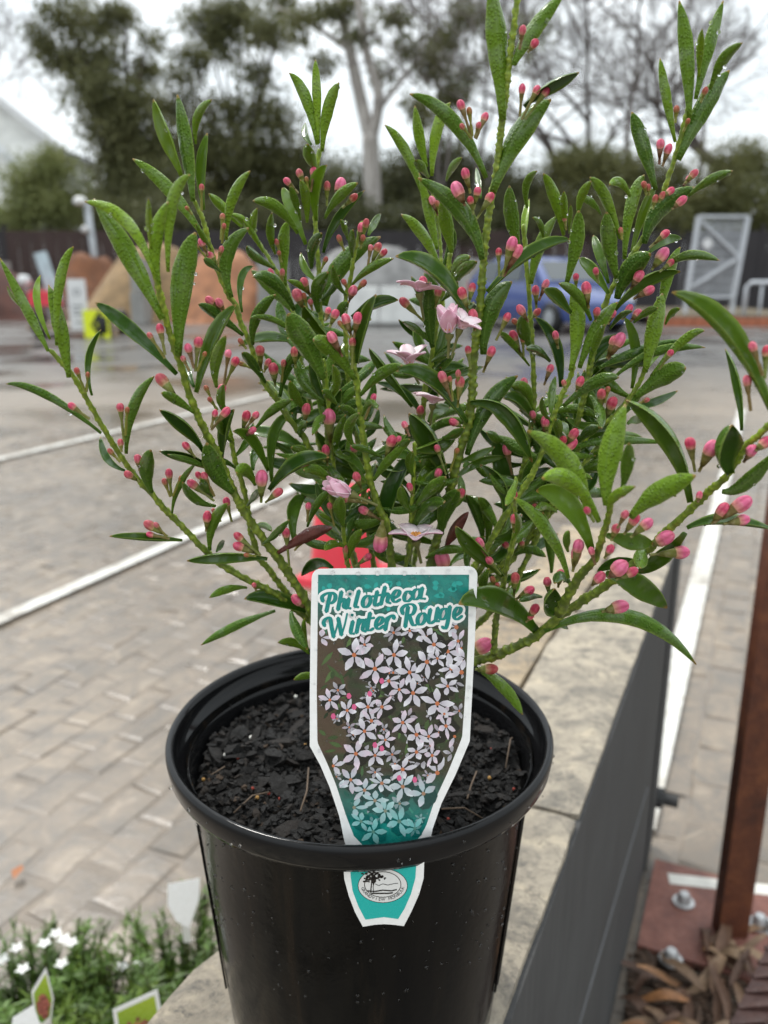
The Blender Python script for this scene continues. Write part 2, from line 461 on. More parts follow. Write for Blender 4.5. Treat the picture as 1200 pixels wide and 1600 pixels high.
# ---- potting mix
def m_soil():
    m = N('potting_mix'); v = m.tc('Object'); f = m.noise(v, 130, 8, .7); r = m.attr('tone')
    col = m.ramp(r, (0, (.004, .0036, .0033)), (.5, (.009, .0075, .0065)), (.8, (.020, .014, .010)), (1, (.06, .036, .02)))
    col = m.mix(.5, col, m.ramp(f, (.3, .4), (.75, 1.5)), 'MULTIPLY')
    m.set(col, m.ramp(f, (.3, .4), (.7, .85)), .3); m.bump(f, .8, .004); return m.mat
b = MB(); tone = []
SC = POT + Vector((0, 0, SOIL_Z))
def soil_h(x, y): 
    p = Vector((x, y, 0)); return .010 * mnoise.noise(p * 26) + .005 * mnoise.noise(p * 70 + Vector((5, 2, 0))) + .0025 * mnoise.noise(p * 160)
n_r, n_a = 34, 110
for i in range(n_r + 1):
    for j in range(n_a):
        r = .0958 * i / n_r; a = 2 * math.pi * j / n_a; x, y = r * math.cos(a), r * math.sin(a)
        b.v.append((x, y, soil_h(x, y) - (.006 if i == n_r else 0))); tone.append(.2)
for i in range(n_r):
    for j in range(n_a):
        k = (j + 1) % n_a; b.f.append((i * n_a + j, i * n_a + k, (i + 1) * n_a + k, (i + 1) * n_a + j)); b.m.append(0)
rs = random.Random(11)
def chip(x, y, L, wd, th, tn, lift=0):
    rot = Matrix.Rotation(rs.uniform(0, 6.28), 3, 'Z') @ Matrix.Rotation(rs.gauss(0, .45), 3, 'X') @ Matrix.Rotation(rs.gauss(0, .45), 3, 'Y')
    vs = []
    for sx in (-1, -.3, .4, 1):
        tw = (1 - abs(sx) ** 2 * .55)
        for sy, sz in ((-1, -.6), (1, -1), (1, .7), (-1, 1)):
            vs.append(rot @ Vector((sx * L / 2 * rs.uniform(.85, 1.1), sy * wd / 2 * tw * rs.uniform(.7, 1.15), sz * th / 2 * tw * rs.uniform(.6, 1.2))) + Vector((x, y, soil_h(x, y) + lift)))
    fs = [(3, 2, 1, 0), (12, 13, 14, 15)]
    for i in range(3):
        for j in range(4): fs.append((i * 4 + j, i * 4 + (j + 1) % 4, i * 4 + 4 + (j + 1) % 4, i * 4 + 4 + j))
    b.add(vs, fs); tone.extend([tn] * 16)
for _ in range(6500):
    a = rs.uniform(0, 6.283); r = .0932 * math.sqrt(rs.random()); s = rs.choice((.0012, .0016, .002, .0028, .004))
    chip(r * math.cos(a), r * math.sin(a), s * rs.uniform(.9, 2.0), s, s * rs.uniform(.4, .9), min(1, abs(rs.gauss(.25, .3))), rs.uniform(-.001, .002))
for _ in range(70):
    a = rs.uniform(0, 6.283); r = .087 * math.sqrt(rs.random()); s = rs.uniform(.007, .012)
    chip(r * math.cos(a), r * math.sin(a), s * rs.uniform(1.1, 2.1), s * .8, s * .45, rs.uniform(.1, .7), .002)
b.at['tone'] = tone
soil = b.build('potting_mix', m_soil(), kind='stuff', origin=(0, 0, 0)); soil.location = SC
tag(soil, 'dark bark potting mix filling the black pot', 'potting mix')
def at_soil(px, py):
    q = G(px, py, SOIL_Z + .003) - SC; return q
def bit(name, px, py, mat, r, sq=1):
    b = MB(); q = at_soil(px, py); b.lathe([(0, -r * sq), (r * .7, -r * .7 * sq), (r, 0), (r * .7, r * .7 * sq), (0, r * sq)], n=8, c=q + Vector((0, 0, soil_h(q.x, q.y) - .001)))
    b.build(name, mat, soil, smooth=True)
M_RED = plain('fertiliser_red', (.28, .035, .02), .5); M_WHITE = plain('perlite', (.72, .70, .64), .8); M_OCHRE = plain('fertiliser_ochre', (.40, .22, .06), .5)
for x, y in ((372, 1187), (420, 1231), (437, 1245), (520, 1268), (430, 1213), (768, 1174), (803, 1232), (700, 1285), (395, 1236)): bit('fertiliser_pellet', x, y, M_RED, .00095)
for x, y in ((380, 1222), (462, 1088), (392, 1152), (352, 1180), (640, 1250), (825, 1172)): bit('perlite_grain', x, y, M_WHITE, .0013)
for x, y in ((477, 1163), (317, 1204), (402, 1245), (765, 1210)): bit('fertiliser_pellet', x, y, M_OCHRE, .0012)
M_TWIG = plain('twig', (.11, .075, .05), .8)
for pts in (((365, 1268), (395, 1252), (420, 1240)), ((470, 1285), (480, 1250), (482, 1195)), ((690, 1282), (725, 1268), (760, 1272)), ((730, 1250), (737, 1215), (745, 1200)), ((790, 1200), (797, 1170), (800, 1160)), ((330, 1215), (345, 1205), (352, 1203))):
    b = MB(); b.tube([at_soil(*p) + Vector((0, 0, soil_h(*at_soil(*p).xy) + .003)) for p in pts], .0005, n=6); b.build('twig', M_TWIG, soil, smooth=True)
b = MB(); q = at_soil(826, 1135); b.tube([q, q + Vector((.001, .002, .006)), q + Vector((.004, .002, .011))], [.002, .0016, .0004], n=5); b.build('bark_flake', plain('bark_flake', (.40, .16, .07), .7), soil)

# ---- plant tag
def m_attr_col(name, rough=.28, coat=.3):
    m = N(name); m.set(m.attr('Col', 'Color'), m.ramp(m.noise(m.pos(), 260, 3), (.35, rough - .1), (.7, rough + .12)), .5, Coat_Weight=coat, Coat_Roughness=.1); return m.mat
M_PRINT = m_attr_col('printed_card')
def m_card():
    m = N('white_card'); v = m.pos(); f = m.noise(v, 300, 4); d = m.noise(v, 900, 2)
    col = m.ramp(f, (.3, (.82, .82, .80)), (.7, (.90, .90, .89))); col = m.mix(m.ramp(d, (.73, 0.0), (.77, .7)), col, (.2, .17, .13))
    m.set(col, .3, .5); m.bump(f, .12, .001); return m.mat
M_CARD = m_card()
class Plane:
    def __init__(s, pt, pb, e1):
        s.o = pb; e2 = (pt - pb); s.n = Vector(e1).cross(e2).normalized()
        if s.n.y > 0: s.n = -s.n
    def __call__(s, x, y, off=0.0):
        r = ray(x, y); c = Vector((0, 0, CAM_H)); k = ((s.o + s.n * off) - c).dot(s.n) / r.dot(s.n)
        return c + r * k
class ColPrint:
    """flat print: polygons given in outline coordinates, each with its ink colour"""
    def __init__(s, pl): s.pl, s.v, s.f, s.c = pl, [], [], []
    def poly(s, pts, col, off):
        b = len(s.v); s.v += [tuple(s.pl(x, y, off)) for x, y in pts]; s.f.append(tuple(range(b, b + len(pts)))); s.c.append(col)
    def build(s, name, parent):
        me = bpy.data.meshes.new(name); me.from_pydata(s.v, [], s.f); me.update()
        ca = me.color_attributes.new('Col', 'FLOAT_COLOR', 'CORNER'); buf = []
        for f, c in zip(s.f, s.c):
            for i in range(len(f)):
                cc = c[i] if hasattr(c[0], '__len__') else c
                buf += [cc[0], cc[1], cc[2], 1]
        ca.data.foreach_set('color', buf)
        o = link(name, me, M_PRINT, parent); return o
def card(pl, outline, th, name, parent):
    b = MB(); n = len(outline); a = [pl(x, y, 0) for x, y in outline]; c = [p - pl.n * th for p in a]
    b.add(a + c, [tuple(range(n)), tuple(range(2 * n - 1, n - 1, -1))] + [(i, i + n, (i + 1) % n + n, (i + 1) % n) for i in range(n)])
    return b.build(name, M_CARD, parent)
TP = Plane(P(616, 888, .345), P(605, 1325, .3345), (1, 0, .012))
ptag = empty('plant_tag', TP(605, 1290))
tag(ptag, 'upright plant tag with white flowers and teal lettering, in the black pot', 'plant tag')
def keep(o, parent):
    o.matrix_parent_inverse = Matrix.Translation(-Vector(parent.location)); return o
def arc(cx, cy, r, a0, a1, n=6): return [(cx + r * math.cos(R(a0 + (a1 - a0) * i / n)), cy + r * math.sin(R(a0 + (a1 - a0) * i / n))) for i in range(n + 1)]
outl = arc(501, 903, 14, 180, 270) + arc(732, 899, 14, 270, 360) + [(742, 1000), (738, 1080), (734, 1158), (712, 1210), (690, 1255), (676, 1295)] + arc(655, 1308, 18, 10, 80, 4) + [(630, 1338), (575, 1340)] + arc(556, 1312, 18, 100, 170, 4) + [(530, 1275), (515, 1230), (500, 1195), (484, 1166), (484, 1080), (485, 1000)]
keep(card(TP, outl, .0005, 'card', ptag), ptag)
cp = ColPrint(TP)
inn_l = [(497, 901), (496, 1000), (495, 1080), (496, 1160), (511, 1192), (525, 1226), (541, 1275), (553, 1306), (572, 1326), (600, 1330)]
inn_r = [(733, 897), (731, 1000), (727, 1080), (722, 1152), (700, 1206), (679, 1251), (666, 1290), (656, 1308), (640, 1322), (610, 1330)]
def lerp_y(pts, y):
    for (x0, y0), (x1, y1) in zip(pts, pts[1:]):
        if y0 <= y <= y1: return x0 + (x1 - x0) * (y - y0) / max(1e-6, y1 - y0)
    return pts[-1][0] if y > pts[-1][1] else pts[0][0]
TEAL = srgb(22, 150, 140); TEAL_D = srgb(14, 104, 100); TEAL_L = srgb(60, 190, 180)
rt = random.Random(5)
def mixc(a, b, t): return tuple(p + (q - p) * max(0, min(1, t)) for p, q in zip(a, b))
def teal_amt(y): return max(0, min(1, (985 - y) / 50)) if y < 1100 else max(0, min(1, (y - 1205) / 85))
def back_col(x, y):
    n = mnoise.noise(Vector((x * .035, y * .035, 0))) * .5 + mnoise.noise(Vector((x * .12, y * .12, 3))) * .5
    c = mixc(srgb(38, 36, 26), srgb(78, 70, 58), .5 + .8 * n)
    g = mnoise.noise(Vector((x * .05, y * .09, 9)))
    c = mixc(c, srgb(48, 72, 40), .2 + .9 * g)
    if x < 540 and y < 1180: c = mixc(c, srgb(92, 70, 55), .55)
    return mixc(c, mixc(TEAL_D, TEAL, .5 + n), teal_amt(y) * .9)
ys = [898 + i * 6 for i in range(72)] + [1329]
for y0, y1 in zip(ys, ys[1:]):
    nx = 42
    a0, a1, b0, b1 = lerp_y(inn_l, y0), lerp_y(inn_r, y0), lerp_y(inn_l, y1), lerp_y(inn_r, y1)
    for i in range(nx):
        q = [(a0 + (a1 - a0) * i / nx, y0), (a0 + (a1 - a0) * (i + 1) / nx, y0), (b0 + (b1 - b0) * (i + 1) / nx, y1), (b0 + (b1 - b0) * i / nx, y1)]
        cp.poly(q, [back_col(*p) for p in q], .00008)
def inside(x, y, m=6): return 899 + m < y < 1326 and lerp_y(inn_l, y) + m < x < lerp_y(inn_r, y) - m
def leafprint(x, y, L, w, a, col, off):
    e = (math.cos(a), math.sin(a)); n = (-e[1], e[0])
    pts = [(0, 0), (.3, .5), (.65, .45), (1, 0), (.65, -.45), (.3, -.5)]
    q = [(x + e[0] * L * p + n[0] * w * r, y + e[1] * L * p + n[1] * w * r) for p, r in pts]
    if all(inside(*p, 1) for p in q): cp.poly(q, mixc(col, TEAL, teal_amt(y) * .75), off)
for _ in range(170):
    leafprint(rt.uniform(500, 730), rt.uniform(905, 1320), rt.uniform(12, 34), rt.uniform(3, 7), rt.uniform(0, 6.28), mixc(srgb(30, 46, 24), srgb(86, 112, 62), rt.random()), .00013 + rt.random() * .00003)
def flowerprint(x, y, r, off, dim=0.0):
    a0 = rt.uniform(0, 6.28); sq = rt.uniform(.55, 1); ta = rt.uniform(0, 3.14)
    if inside(x, y, r * .8): cp.poly([(x + 2 + r * .8 * math.cos(k * .6) * rt.uniform(.7, 1.1), y + 3 + r * .8 * math.sin(k * .6) * rt.uniform(.7, 1.1)) for k in range(10)], mixc(srgb(26, 28, 20), TEAL_D, teal_amt(y) * .9), off - .0000009)
    pinky = rt.random() < .3
    for k in range(5):
        a = a0 + k * 1.2566 + rt.uniform(-.15, .15); pts = []
        for p, w in ((.08, 0), (.35, .17), (.62, .21), (.88, .10), (1, 0), (.88, -.10), (.62, -.21), (.35, -.17)):
            ex, ey = p * math.cos(a) - w * math.sin(a), p * math.sin(a) + w * math.cos(a)
            u = ex * math.cos(ta) + ey * math.sin(ta); v = (-ex * math.sin(ta) + ey * math.cos(ta)) * sq
            pts.append((x + r * (u * math.cos(ta) - v * math.sin(ta)), y + r * (u * math.sin(ta) + v * math.cos(ta))))
        if not all(inside(*p, 1) for p in pts): continue
        t = teal_amt(y) * .7; b_ = rt.uniform(-.32, .02)
        base = mixc(srgb(196, 190, 200), TEAL_L, t); tip = mixc(mixc(srgb(238, 236, 242), srgb(232, 190, 215), .5 if pinky else 0), TEAL_L, t)
        tip = tuple(q * (1 + b_) * (1 - dim) for q in tip); base = tuple(q * (1 - dim) for q in base)
        cp.poly(pts, [base, base, tip, tip, tip, tip, tip, base], off + k * .000004)
    if inside(x, y): 
        cp.poly([(x + r * .13 * math.cos(i), y + r * .13 * math.sin(i)) for i in range(6)], mixc(srgb(190, 110, 70), TEAL, teal_amt(y) * .8), off + .00003)
FL = [(675, 320), (770, 270), (830, 310), (840, 360), (660, 395), (720, 370), (830, 410), (490, 450), (540, 480), (600, 470), (610, 510), (730, 430), (700, 515), (740, 550), (775, 555), (800, 460), (820, 490), (650, 565), (565, 605), (620, 610), (740, 600), (640, 690), (700, 650), (550, 680), (590, 710), (560, 760), (620, 740), (650, 770), (700, 700), (760, 720), (800, 660), (850, 555), (590, 290), (500, 640), (560, 320), (620, 360), (770, 340), (860, 280), (880, 330), (790, 290), (465, 270), (855, 240), (720, 250), (615, 830), (580, 800), (690, 800), (800, 330), (690, 420), (515, 700), (735, 820), (560, 850), (870, 370), (640, 470), (590, 540), (825, 525), (785, 610)]
for i in range(95):
    x, y = rt.uniform(500, 732), rt.uniform(985, 1300)
    if x < 560 and y < 1070: continue
    flowerprint(x, y, rt.uniform(9, 18), .00017 + i * .0000003, .4)
for i, (x, y) in enumerate(FL): flowerprint(250 + x / 1.846, 850 + y / 1.846, rt.choice((17, 20, 23, 26, 29)), .00022 + i * .0000012)
for _ in range(40):
    x, y = rt.uniform(500, 730), rt.uniform(900, 960)
    leafprint(x, y, rt.uniform(8, 16), rt.uniform(5, 9), rt.uniform(0, 6.28), TEAL_L, .00018)
for x, y in ((560, 470), (605, 432), (690, 675), (640, 395), (735, 680), (545, 438), (640, 590), (500, 497), (620, 580)):
    x, y = 250 + x / 1.846, 850 + y / 1.846
    cp.poly([(x + 4 * math.cos(i), y + 5 * math.sin(i)) for i in range(6)], srgb(214, 96, 140), .00030)
keep(cp.build('printed_picture', ptag), ptag)

# lettering: pen strokes drawn over the card (white outline below, teal above)
def spline(pts, n=5):
    out = []
    for i in range(len(pts) - 1):
        p0, p1, p2, p3 = pts[max(i - 1, 0)], pts[i], pts[i + 1], pts[min(i + 2, len(pts) - 1)]
        for k in range(n):
            t = k / n
            out.append(tuple(.5 * (2 * b_ + (c - a) * t + (2 * a - 5 * b_ + 4 * c - d) * t * t + (3 * b_ - a - 3 * c + d) * t ** 3) for a, b_, c, d in zip(p0, p1, p2, p3)))
    out.append(pts[-1]); return out
def ell(cx, cy, rx, ry, sh=-.22): return [(cx + rx * math.cos(a) + sh * ry * math.sin(a), cy + ry * math.sin(a)) for a in [R(q) for q in range(-100, 290, 30)]]
LETTERS = [
 [(155, 205), (141, 265), (128, 326)], [(106, 256), (100, 226), (128, 204), (165, 198), (188, 216), (184, 248), (160, 268), (142, 262)],
 [(230, 190), (218, 250), (206, 313)], [(214, 270), (236, 240), (252, 250), (245, 290), (262, 303)],
 [(279, 236), (270, 292), (288, 302)], [(286, 205), (288, 208)],
 [(347, 184), (332, 240), (322, 288), (340, 294)],
 ell(398, 256, 25, 38), [(470, 188), (452, 270), (466, 284), (484, 270)], [(438, 222), (490, 213)],
 [(522, 158), (508, 215), (493, 277)], [(502, 235), (528, 202), (545, 215), (537, 255), (556, 267)],
 [(574, 238), (608, 218), (618, 192), (598, 182), (576, 208), (572, 242), (590, 260), (622, 244)],
 [(692, 205), (688, 190), (665, 194), (650, 225), (655, 250), (676, 254), (698, 236)],
 ell(732, 208, 24, 34), [(772, 164), (760, 228), (788, 238)],
 [(118, 420), (110, 398), (124, 374), (152, 368), (164, 430), (178, 496)], [(178, 496), (198, 430), (212, 372)], [(207, 366), (218, 420), (230, 482)], [(230, 482), (252, 410), (268, 336)],
 [(306, 388), (292, 462), (312, 472)], [(300, 346), (302, 349)],
 [(348, 374), (330, 467)], [(338, 420), (364, 380), (382, 392), (371, 442), (390, 457)],
 [(422, 332), (402, 435), (418, 450), (442, 438)], [(392, 377), (446, 366)],
 [(464, 420), (496, 400), (508, 374), (488, 362), (465, 388), (462, 424), (480, 440), (512, 420)],
 [(538, 364), (522, 448)], [(530, 396), (550, 362), (574, 350), (582, 372)],
 [(676, 290), (656, 428)], [(642, 340), (634, 308), (660, 281), (700, 275), (722, 298), (708, 338), (676, 350)], [(684, 350), (706, 410), (726, 414)],
 ell(765, 373, 25, 38), [(826, 308), (812, 380), (828, 402), (856, 384)], [(876, 298), (862, 380), (882, 388)],
 ell(912, 340, 24, 36), [(956, 288), (942, 390), (926, 436), (904, 426)],
 [(986, 356), (1020, 332), (1028, 305), (1006, 298), (987, 325), (985, 362), (1005, 376), (1036, 355)]]
def pen(cpn, pts, th, tn, col, off):
    s = spline(pts)
    L, Rr = [], []
    for i, p in enumerate(s):
        a, c = s[max(i - 1, 0)], s[min(i + 1, len(s) - 1)]
        dx, dy = c[0] - a[0], c[1] - a[1]; d = math.hypot(dx, dy) or 1
        w = tn + (th - tn) * abs(dy / d) ** 1.2
        L.append((p[0] - dy / d * w, p[1] + dx / d * w)); Rr.append((p[0] + dy / d * w, p[1] - dx / d * w))
    cv = lambda q: (480 + q[0] / 4.286, 880 + q[1] / 4.286)
    for i in range(len(s) - 1): cpn.poly([cv(L[i]), cv(L[i + 1]), cv(Rr[i + 1]), cv(Rr[i])], col, off)
    for q in ((s[0], s[-1]) if math.dist(s[0], s[-1]) > 16 or len(pts) < 4 else ()):
        r = th * .85 if tn > 9 else th * .62
        cpn.poly([cv((q[0] + r * math.cos(k * .785), q[1] + r * math.sin(k * .785))) for k in range(8)], col, off + .000003)
ow = ColPrint(TP); tl = ColPrint(TP)
for i, st in enumerate(LETTERS):
    pen(ow, st, 31, 25, srgb(243, 243, 241), .00034 + i * .000002)
    thin = len(st) == 3 and st[0][1] - st[2][1] > 100
    pen(tl, st, 6.5 if thin else 14.6, 6, srgb(6, 132, 126), .00046 + i * .000002)
keep(ow.build('lettering_outline', ptag), ptag); keep(tl.build('lettering', ptag), ptag)

# the tag's tongue, outside the pot under the rim
TG = Plane(P(600, 1355, .3262), P(600, 1447, .3285), (1, 0, .03))
tongue = [(536, 1348), (663, 1342), (662, 1372), (655, 1397), (643, 1424), (631, 1447), (615, 1445), (600, 1444), (585, 1445), (567, 1448), (555, 1426), (545, 1400), (538, 1374)]
keep(card(TG, tongue, .0005, 'tongue', ptag), ptag)
cp = ColPrint(TG); c0 = srgb(16, 176, 168)
cp.poly([(547, 1348), (651, 1343), (649, 1372), (642, 1397), (632, 1420), (622, 1436), (600, 1433), (571, 1437), (560, 1416), (551, 1392), (548, 1370)], c0, .0001)
E = (598, 1384); W_ = srgb(222, 222, 220); B_ = srgb(20, 18, 18)
def oval(rx, ry, col, off, cx=E[0], cy=E[1]): cp.poly([(cx + rx * math.cos(R(a)), cy + ry * math.sin(R(a))) for a in range(0, 360, 10)], col, off)
oval(39, 27, B_, .00015); oval(38, 26, W_, .0002); oval(29, 20.5, B_, .00025, cy=1382); oval(27.8, 19.3, W_, .0003, cy=1382)
for _ in range(75):
    x = 583 + rt.gauss(0, 6.5); y = 1369 + rt.gauss(0, 4.5)
    oval(rt.uniform(1, 2.6), rt.uniform(1, 2.2), B_, .00035, x, y)
def stroke(pts, w, off=.0004):
    for (x0, y0), (x1, y1) in zip(pts, pts[1:]):
        d = math.hypot(x1 - x0, y1 - y0) or 1; nx, ny = -(y1 - y0) / d * w, (x1 - x0) / d * w
        cp.poly([(x0 + nx, y0 + ny), (x1 + nx, y1 + ny), (x1 - nx, y1 - ny), (x0 - nx, y0 - ny)], B_, off)
stroke([(579, 1395), (580, 1386), (581, 1376), (578, 1370)], .9); stroke([(581, 1380), (586, 1373)], .7); stroke([(584, 1395), (583, 1386), (585, 1378)], .5)
stroke([(586, 1381), (592, 1384), (598, 1381), (606, 1383), (614, 1381), (622, 1380)], .45); stroke([(574, 1392), (585, 1393), (598, 1391), (612, 1392), (620, 1390)], 1.0); stroke([(580, 1396), (592, 1396), (606, 1396), (614, 1395)], 1.1)
keep(cp.build('printed_emblem', ptag), ptag)
txt = 'GRANDVIEW MONBULK'
b = MB()
for i, ch in enumerate(txt):
    if ch == ' ': continue
    a = R(168 - 158 * (i + .3) / (len(txt) - .4))
    x, y = E[0] + 34.2 * math.cos(a), E[1] - 1 + 24.6 * math.sin(a)
    cu = bpy.data.curves.new('t', 'FONT'); cu.body = ch; cu.size = 6.6; cu.align_x = 'CENTER'
    ob = bpy.data.objects.new('t', cu); COL.objects.link(ob); me = bpy.data.meshes.new_from_object(ob)
    tx, ty = 34.2 * math.sin(a), -24.6 * math.cos(a); d = math.hypot(tx, ty); tx, ty = tx / d, ty / d
    vs_ = [TG(x + v.co.x * tx + v.co.y * ty * 1.0, y + v.co.x * ty - v.co.y * tx, .00036) for v in me.vertices]
    b.add(vs_, [tuple(p.vertices) for p in me.polygons])
    bpy.data.objects.remove(ob); bpy.data.meshes.remove(me); bpy.data.curves.remove(cu)
keep(b.build('lettering', plain('black_ink', (.012, .011, .011), .5), ptag), ptag)
# ================================================================== the flowering shrub in the pot
def m_leaf():
    m = N('leaf'); v = m.tc('Object'); side = m.attr('side'); eu = m.attr('eu'); al = m.attr('al'); lt = m.attr('lt'); r = m.rnd()
    warts = m.voro(v, 760); fine = m.noise(v, 220, 4)
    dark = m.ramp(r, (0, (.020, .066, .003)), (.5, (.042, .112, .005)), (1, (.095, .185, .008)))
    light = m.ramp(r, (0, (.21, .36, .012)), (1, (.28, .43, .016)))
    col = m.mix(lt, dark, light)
    under = m.mix(.28, col, (.12, .22, .03))
    col = m.mix(side, under, m.mix(.35, col, (.014, .045, .004)))
    col = m.mix(m.ramp(fine, (.35, .35), (.7, 0.0)), col, m.mix(.5, col, (.02, .05, .015)))
    spots = m.ramp(warts, (.12, .45), (.34, 0.0))
    col = m.mix(m.math('MULTIPLY', spots, m.math('SUBTRACT', 1.0, side)), col, (.19, .29, .06))
    col = m.mix(m.ramp(eu, (.80, 0.0), (.98, .6)), col, (.26, .36, .07))
    mid = m.math('MULTIPLY', m.ramp(eu, (.0, .5), (.12, 0.0)), m.math('SUBTRACT', 1.0, side))
    col = m.mix(mid, col, (.16, .26, .045))
    col = m.mix(m.ramp(al, (.955, 0.0), (.985, .8)), col, (.36, .20, .06))
    rough = m.mix(side, m.ramp(fine, (.3, .38), (.7, .6)), m.ramp(fine, (.3, .26), (.7, .46)))
    wet = m.ramp(m.noise(v, 95, 3, .5), (.47, 0.0), (.58, 1.0)); m.set(col, rough, .16, Coat_Weight=wet, Coat_Roughness=.08)
    h = m.math('MULTIPLY_ADD', m.math('SUBTRACT', 1.0, side), m.ramp(warts, (.05, 1.0), (.55, 0.0)), m.math('MULTIPLY', fine, .5))
    m.bump(h, .6, .0010)
    tr = m.new('ShaderNodeBsdfTranslucent'); m.l.new(m.mix(.5, col, (.2, .34, .03)), tr.inputs[0])
    ms = m.new('ShaderNodeMixShader'); ms.inputs[0].default_value = .2
    m.l.new(m.p.outputs[0], ms.inputs[1]); m.l.new(tr.outputs[0], ms.inputs[2]); m.l.new(ms.outputs[0], m.out.inputs['Surface'])
    return m.mat
M_LEAF = m_leaf()
def m_redleaf():
    m = N('red_leaf'); v = m.tc('Object'); f = m.noise(v, 200, 5); m.set(m.ramp(f, (.3, (.07, .016, .014)), (.7, (.13, .035, .028))), .35, .5); m.bump(m.voro(v, 800), .4, .0006); return m.mat
M_REDLEAF = m_redleaf()
def m_stem():
    m = N('warty_stem'); w = m.attr('wart'); f = m.noise(m.tc('Object'), 300, 4); yg = m.attr('yg')
    base = m.mix(yg, (.07, .105, .009), (.15, .23, .010))
    hi = m.mix(yg, (.25, .33, .03), (.38, .49, .045))
    col = m.mix(w, base, hi); col = m.mix(m.ramp(f, (.35, .4), (.6, 0.0)), col, (.05, .045, .02))
    m.set(col, .42, .5); m.bump(f, .3, .0006); return m.mat
M_STEM = m_stem()
def m_bud():
    m = N('bud'); a = m.attr('al'); f = m.noise(m.tc('Object'), 420, 3); r = m.rnd(); pk = m.attr('pk')
    green = m.ramp(r, (0, (.13, .17, .03)), (.55, (.16, .15, .035)), (1, (.15, .065, .035)))
    pink = m.ramp(m.math('ADD', m.math('MULTIPLY', r, .6), m.math('MULTIPLY', f, .45)), (.2, (.36, .028, .045)), (.42, (.50, .038, .085)), (.62, (.62, .07, .14)), (.85, (.70, .17, .25)))
    pink = m.mix(m.math('MULTIPLY', pk, .7), pink, (.74, .17, .33))
    base = m.ramp(r, (0, (.48, .32, .16)), (1, (.62, .24, .20)))
    pal = m.mix(m.ramp(a, (.58, 0.0), (.78, 1.0)), base, pink)
    pal = m.mix(m.ramp(a, (.93, 0.0), (1.0, .5)), pal, (.45, .06, .07))
    col = m.mix(m.ramp(a, (.545, 0.0), (.575, 1.0)), green, pal)
    col = m.mix(m.ramp(f, (.45, 0.0), (.8, .3)), col, m.mix(.5, col, (.8, .6, .55)))
    gr = m.attr('gr'); col = m.mix(gr, col, m.mix(m.ramp(a, (.55, 0.0), (1, 1.0)), (.20, .20, .035), m.ramp(r, (0, (.34, .12, .05)), (1, (.36, .06, .06)))))
    col = m.mix(m.attr('sm'), col, m.mix(.6, col, (.25, .012, .03)))
    m.set(col, .45, .22)
    m.bump(f, .6, .0012); return m.mat
M_BUD = m_bud()
def m_petal():
    m = N('petal'); a = m.attr('al'); f = m.noise(m.tc('Object'), 260, 4); s = m.attr('side')
    col = m.ramp(a, (0, (.80, .66, .68)), (.55, (.82, .72, .74)), (1, (.80, .52, .60)))
    back = m.ramp(f, (.3, (.72, .32, .46)), (.7, (.80, .50, .60)))
    m.set(m.mix(s, back, col), .45, .3); m.bump(f, .3, .0006); return m.mat
M_PETAL = m_petal(); M_STAMEN = plain('stamen', (.72, .30, .06), .5, var=.3, scale=300)
def m_water():
    m = N('water'); m.set((1, 1, 1), .02, .5, Transmission_Weight=1.0, IOR=1.33); return m.mat
M_WATER = m_water()

shrub = empty('flowering_shrub', SC)
tag(shrub, 'flowering shrub with narrow green leaves and pink buds growing in the black pot', 'shrub')
drops = []
rl = random.Random(21)

def put(o, parent): o.parent = parent; return o
def smoothst(a, b_, t): t = max(0, min(1, (t - a) / (b_ - a))); return t * t * (3 - 2 * t)
def leaf_prof(t):
    if t < .55: return .30 + .70 * smoothst(-.05, .52, t)
    return max(.04, 1 - ((t - .55) / .455) ** 1.9) ** .78

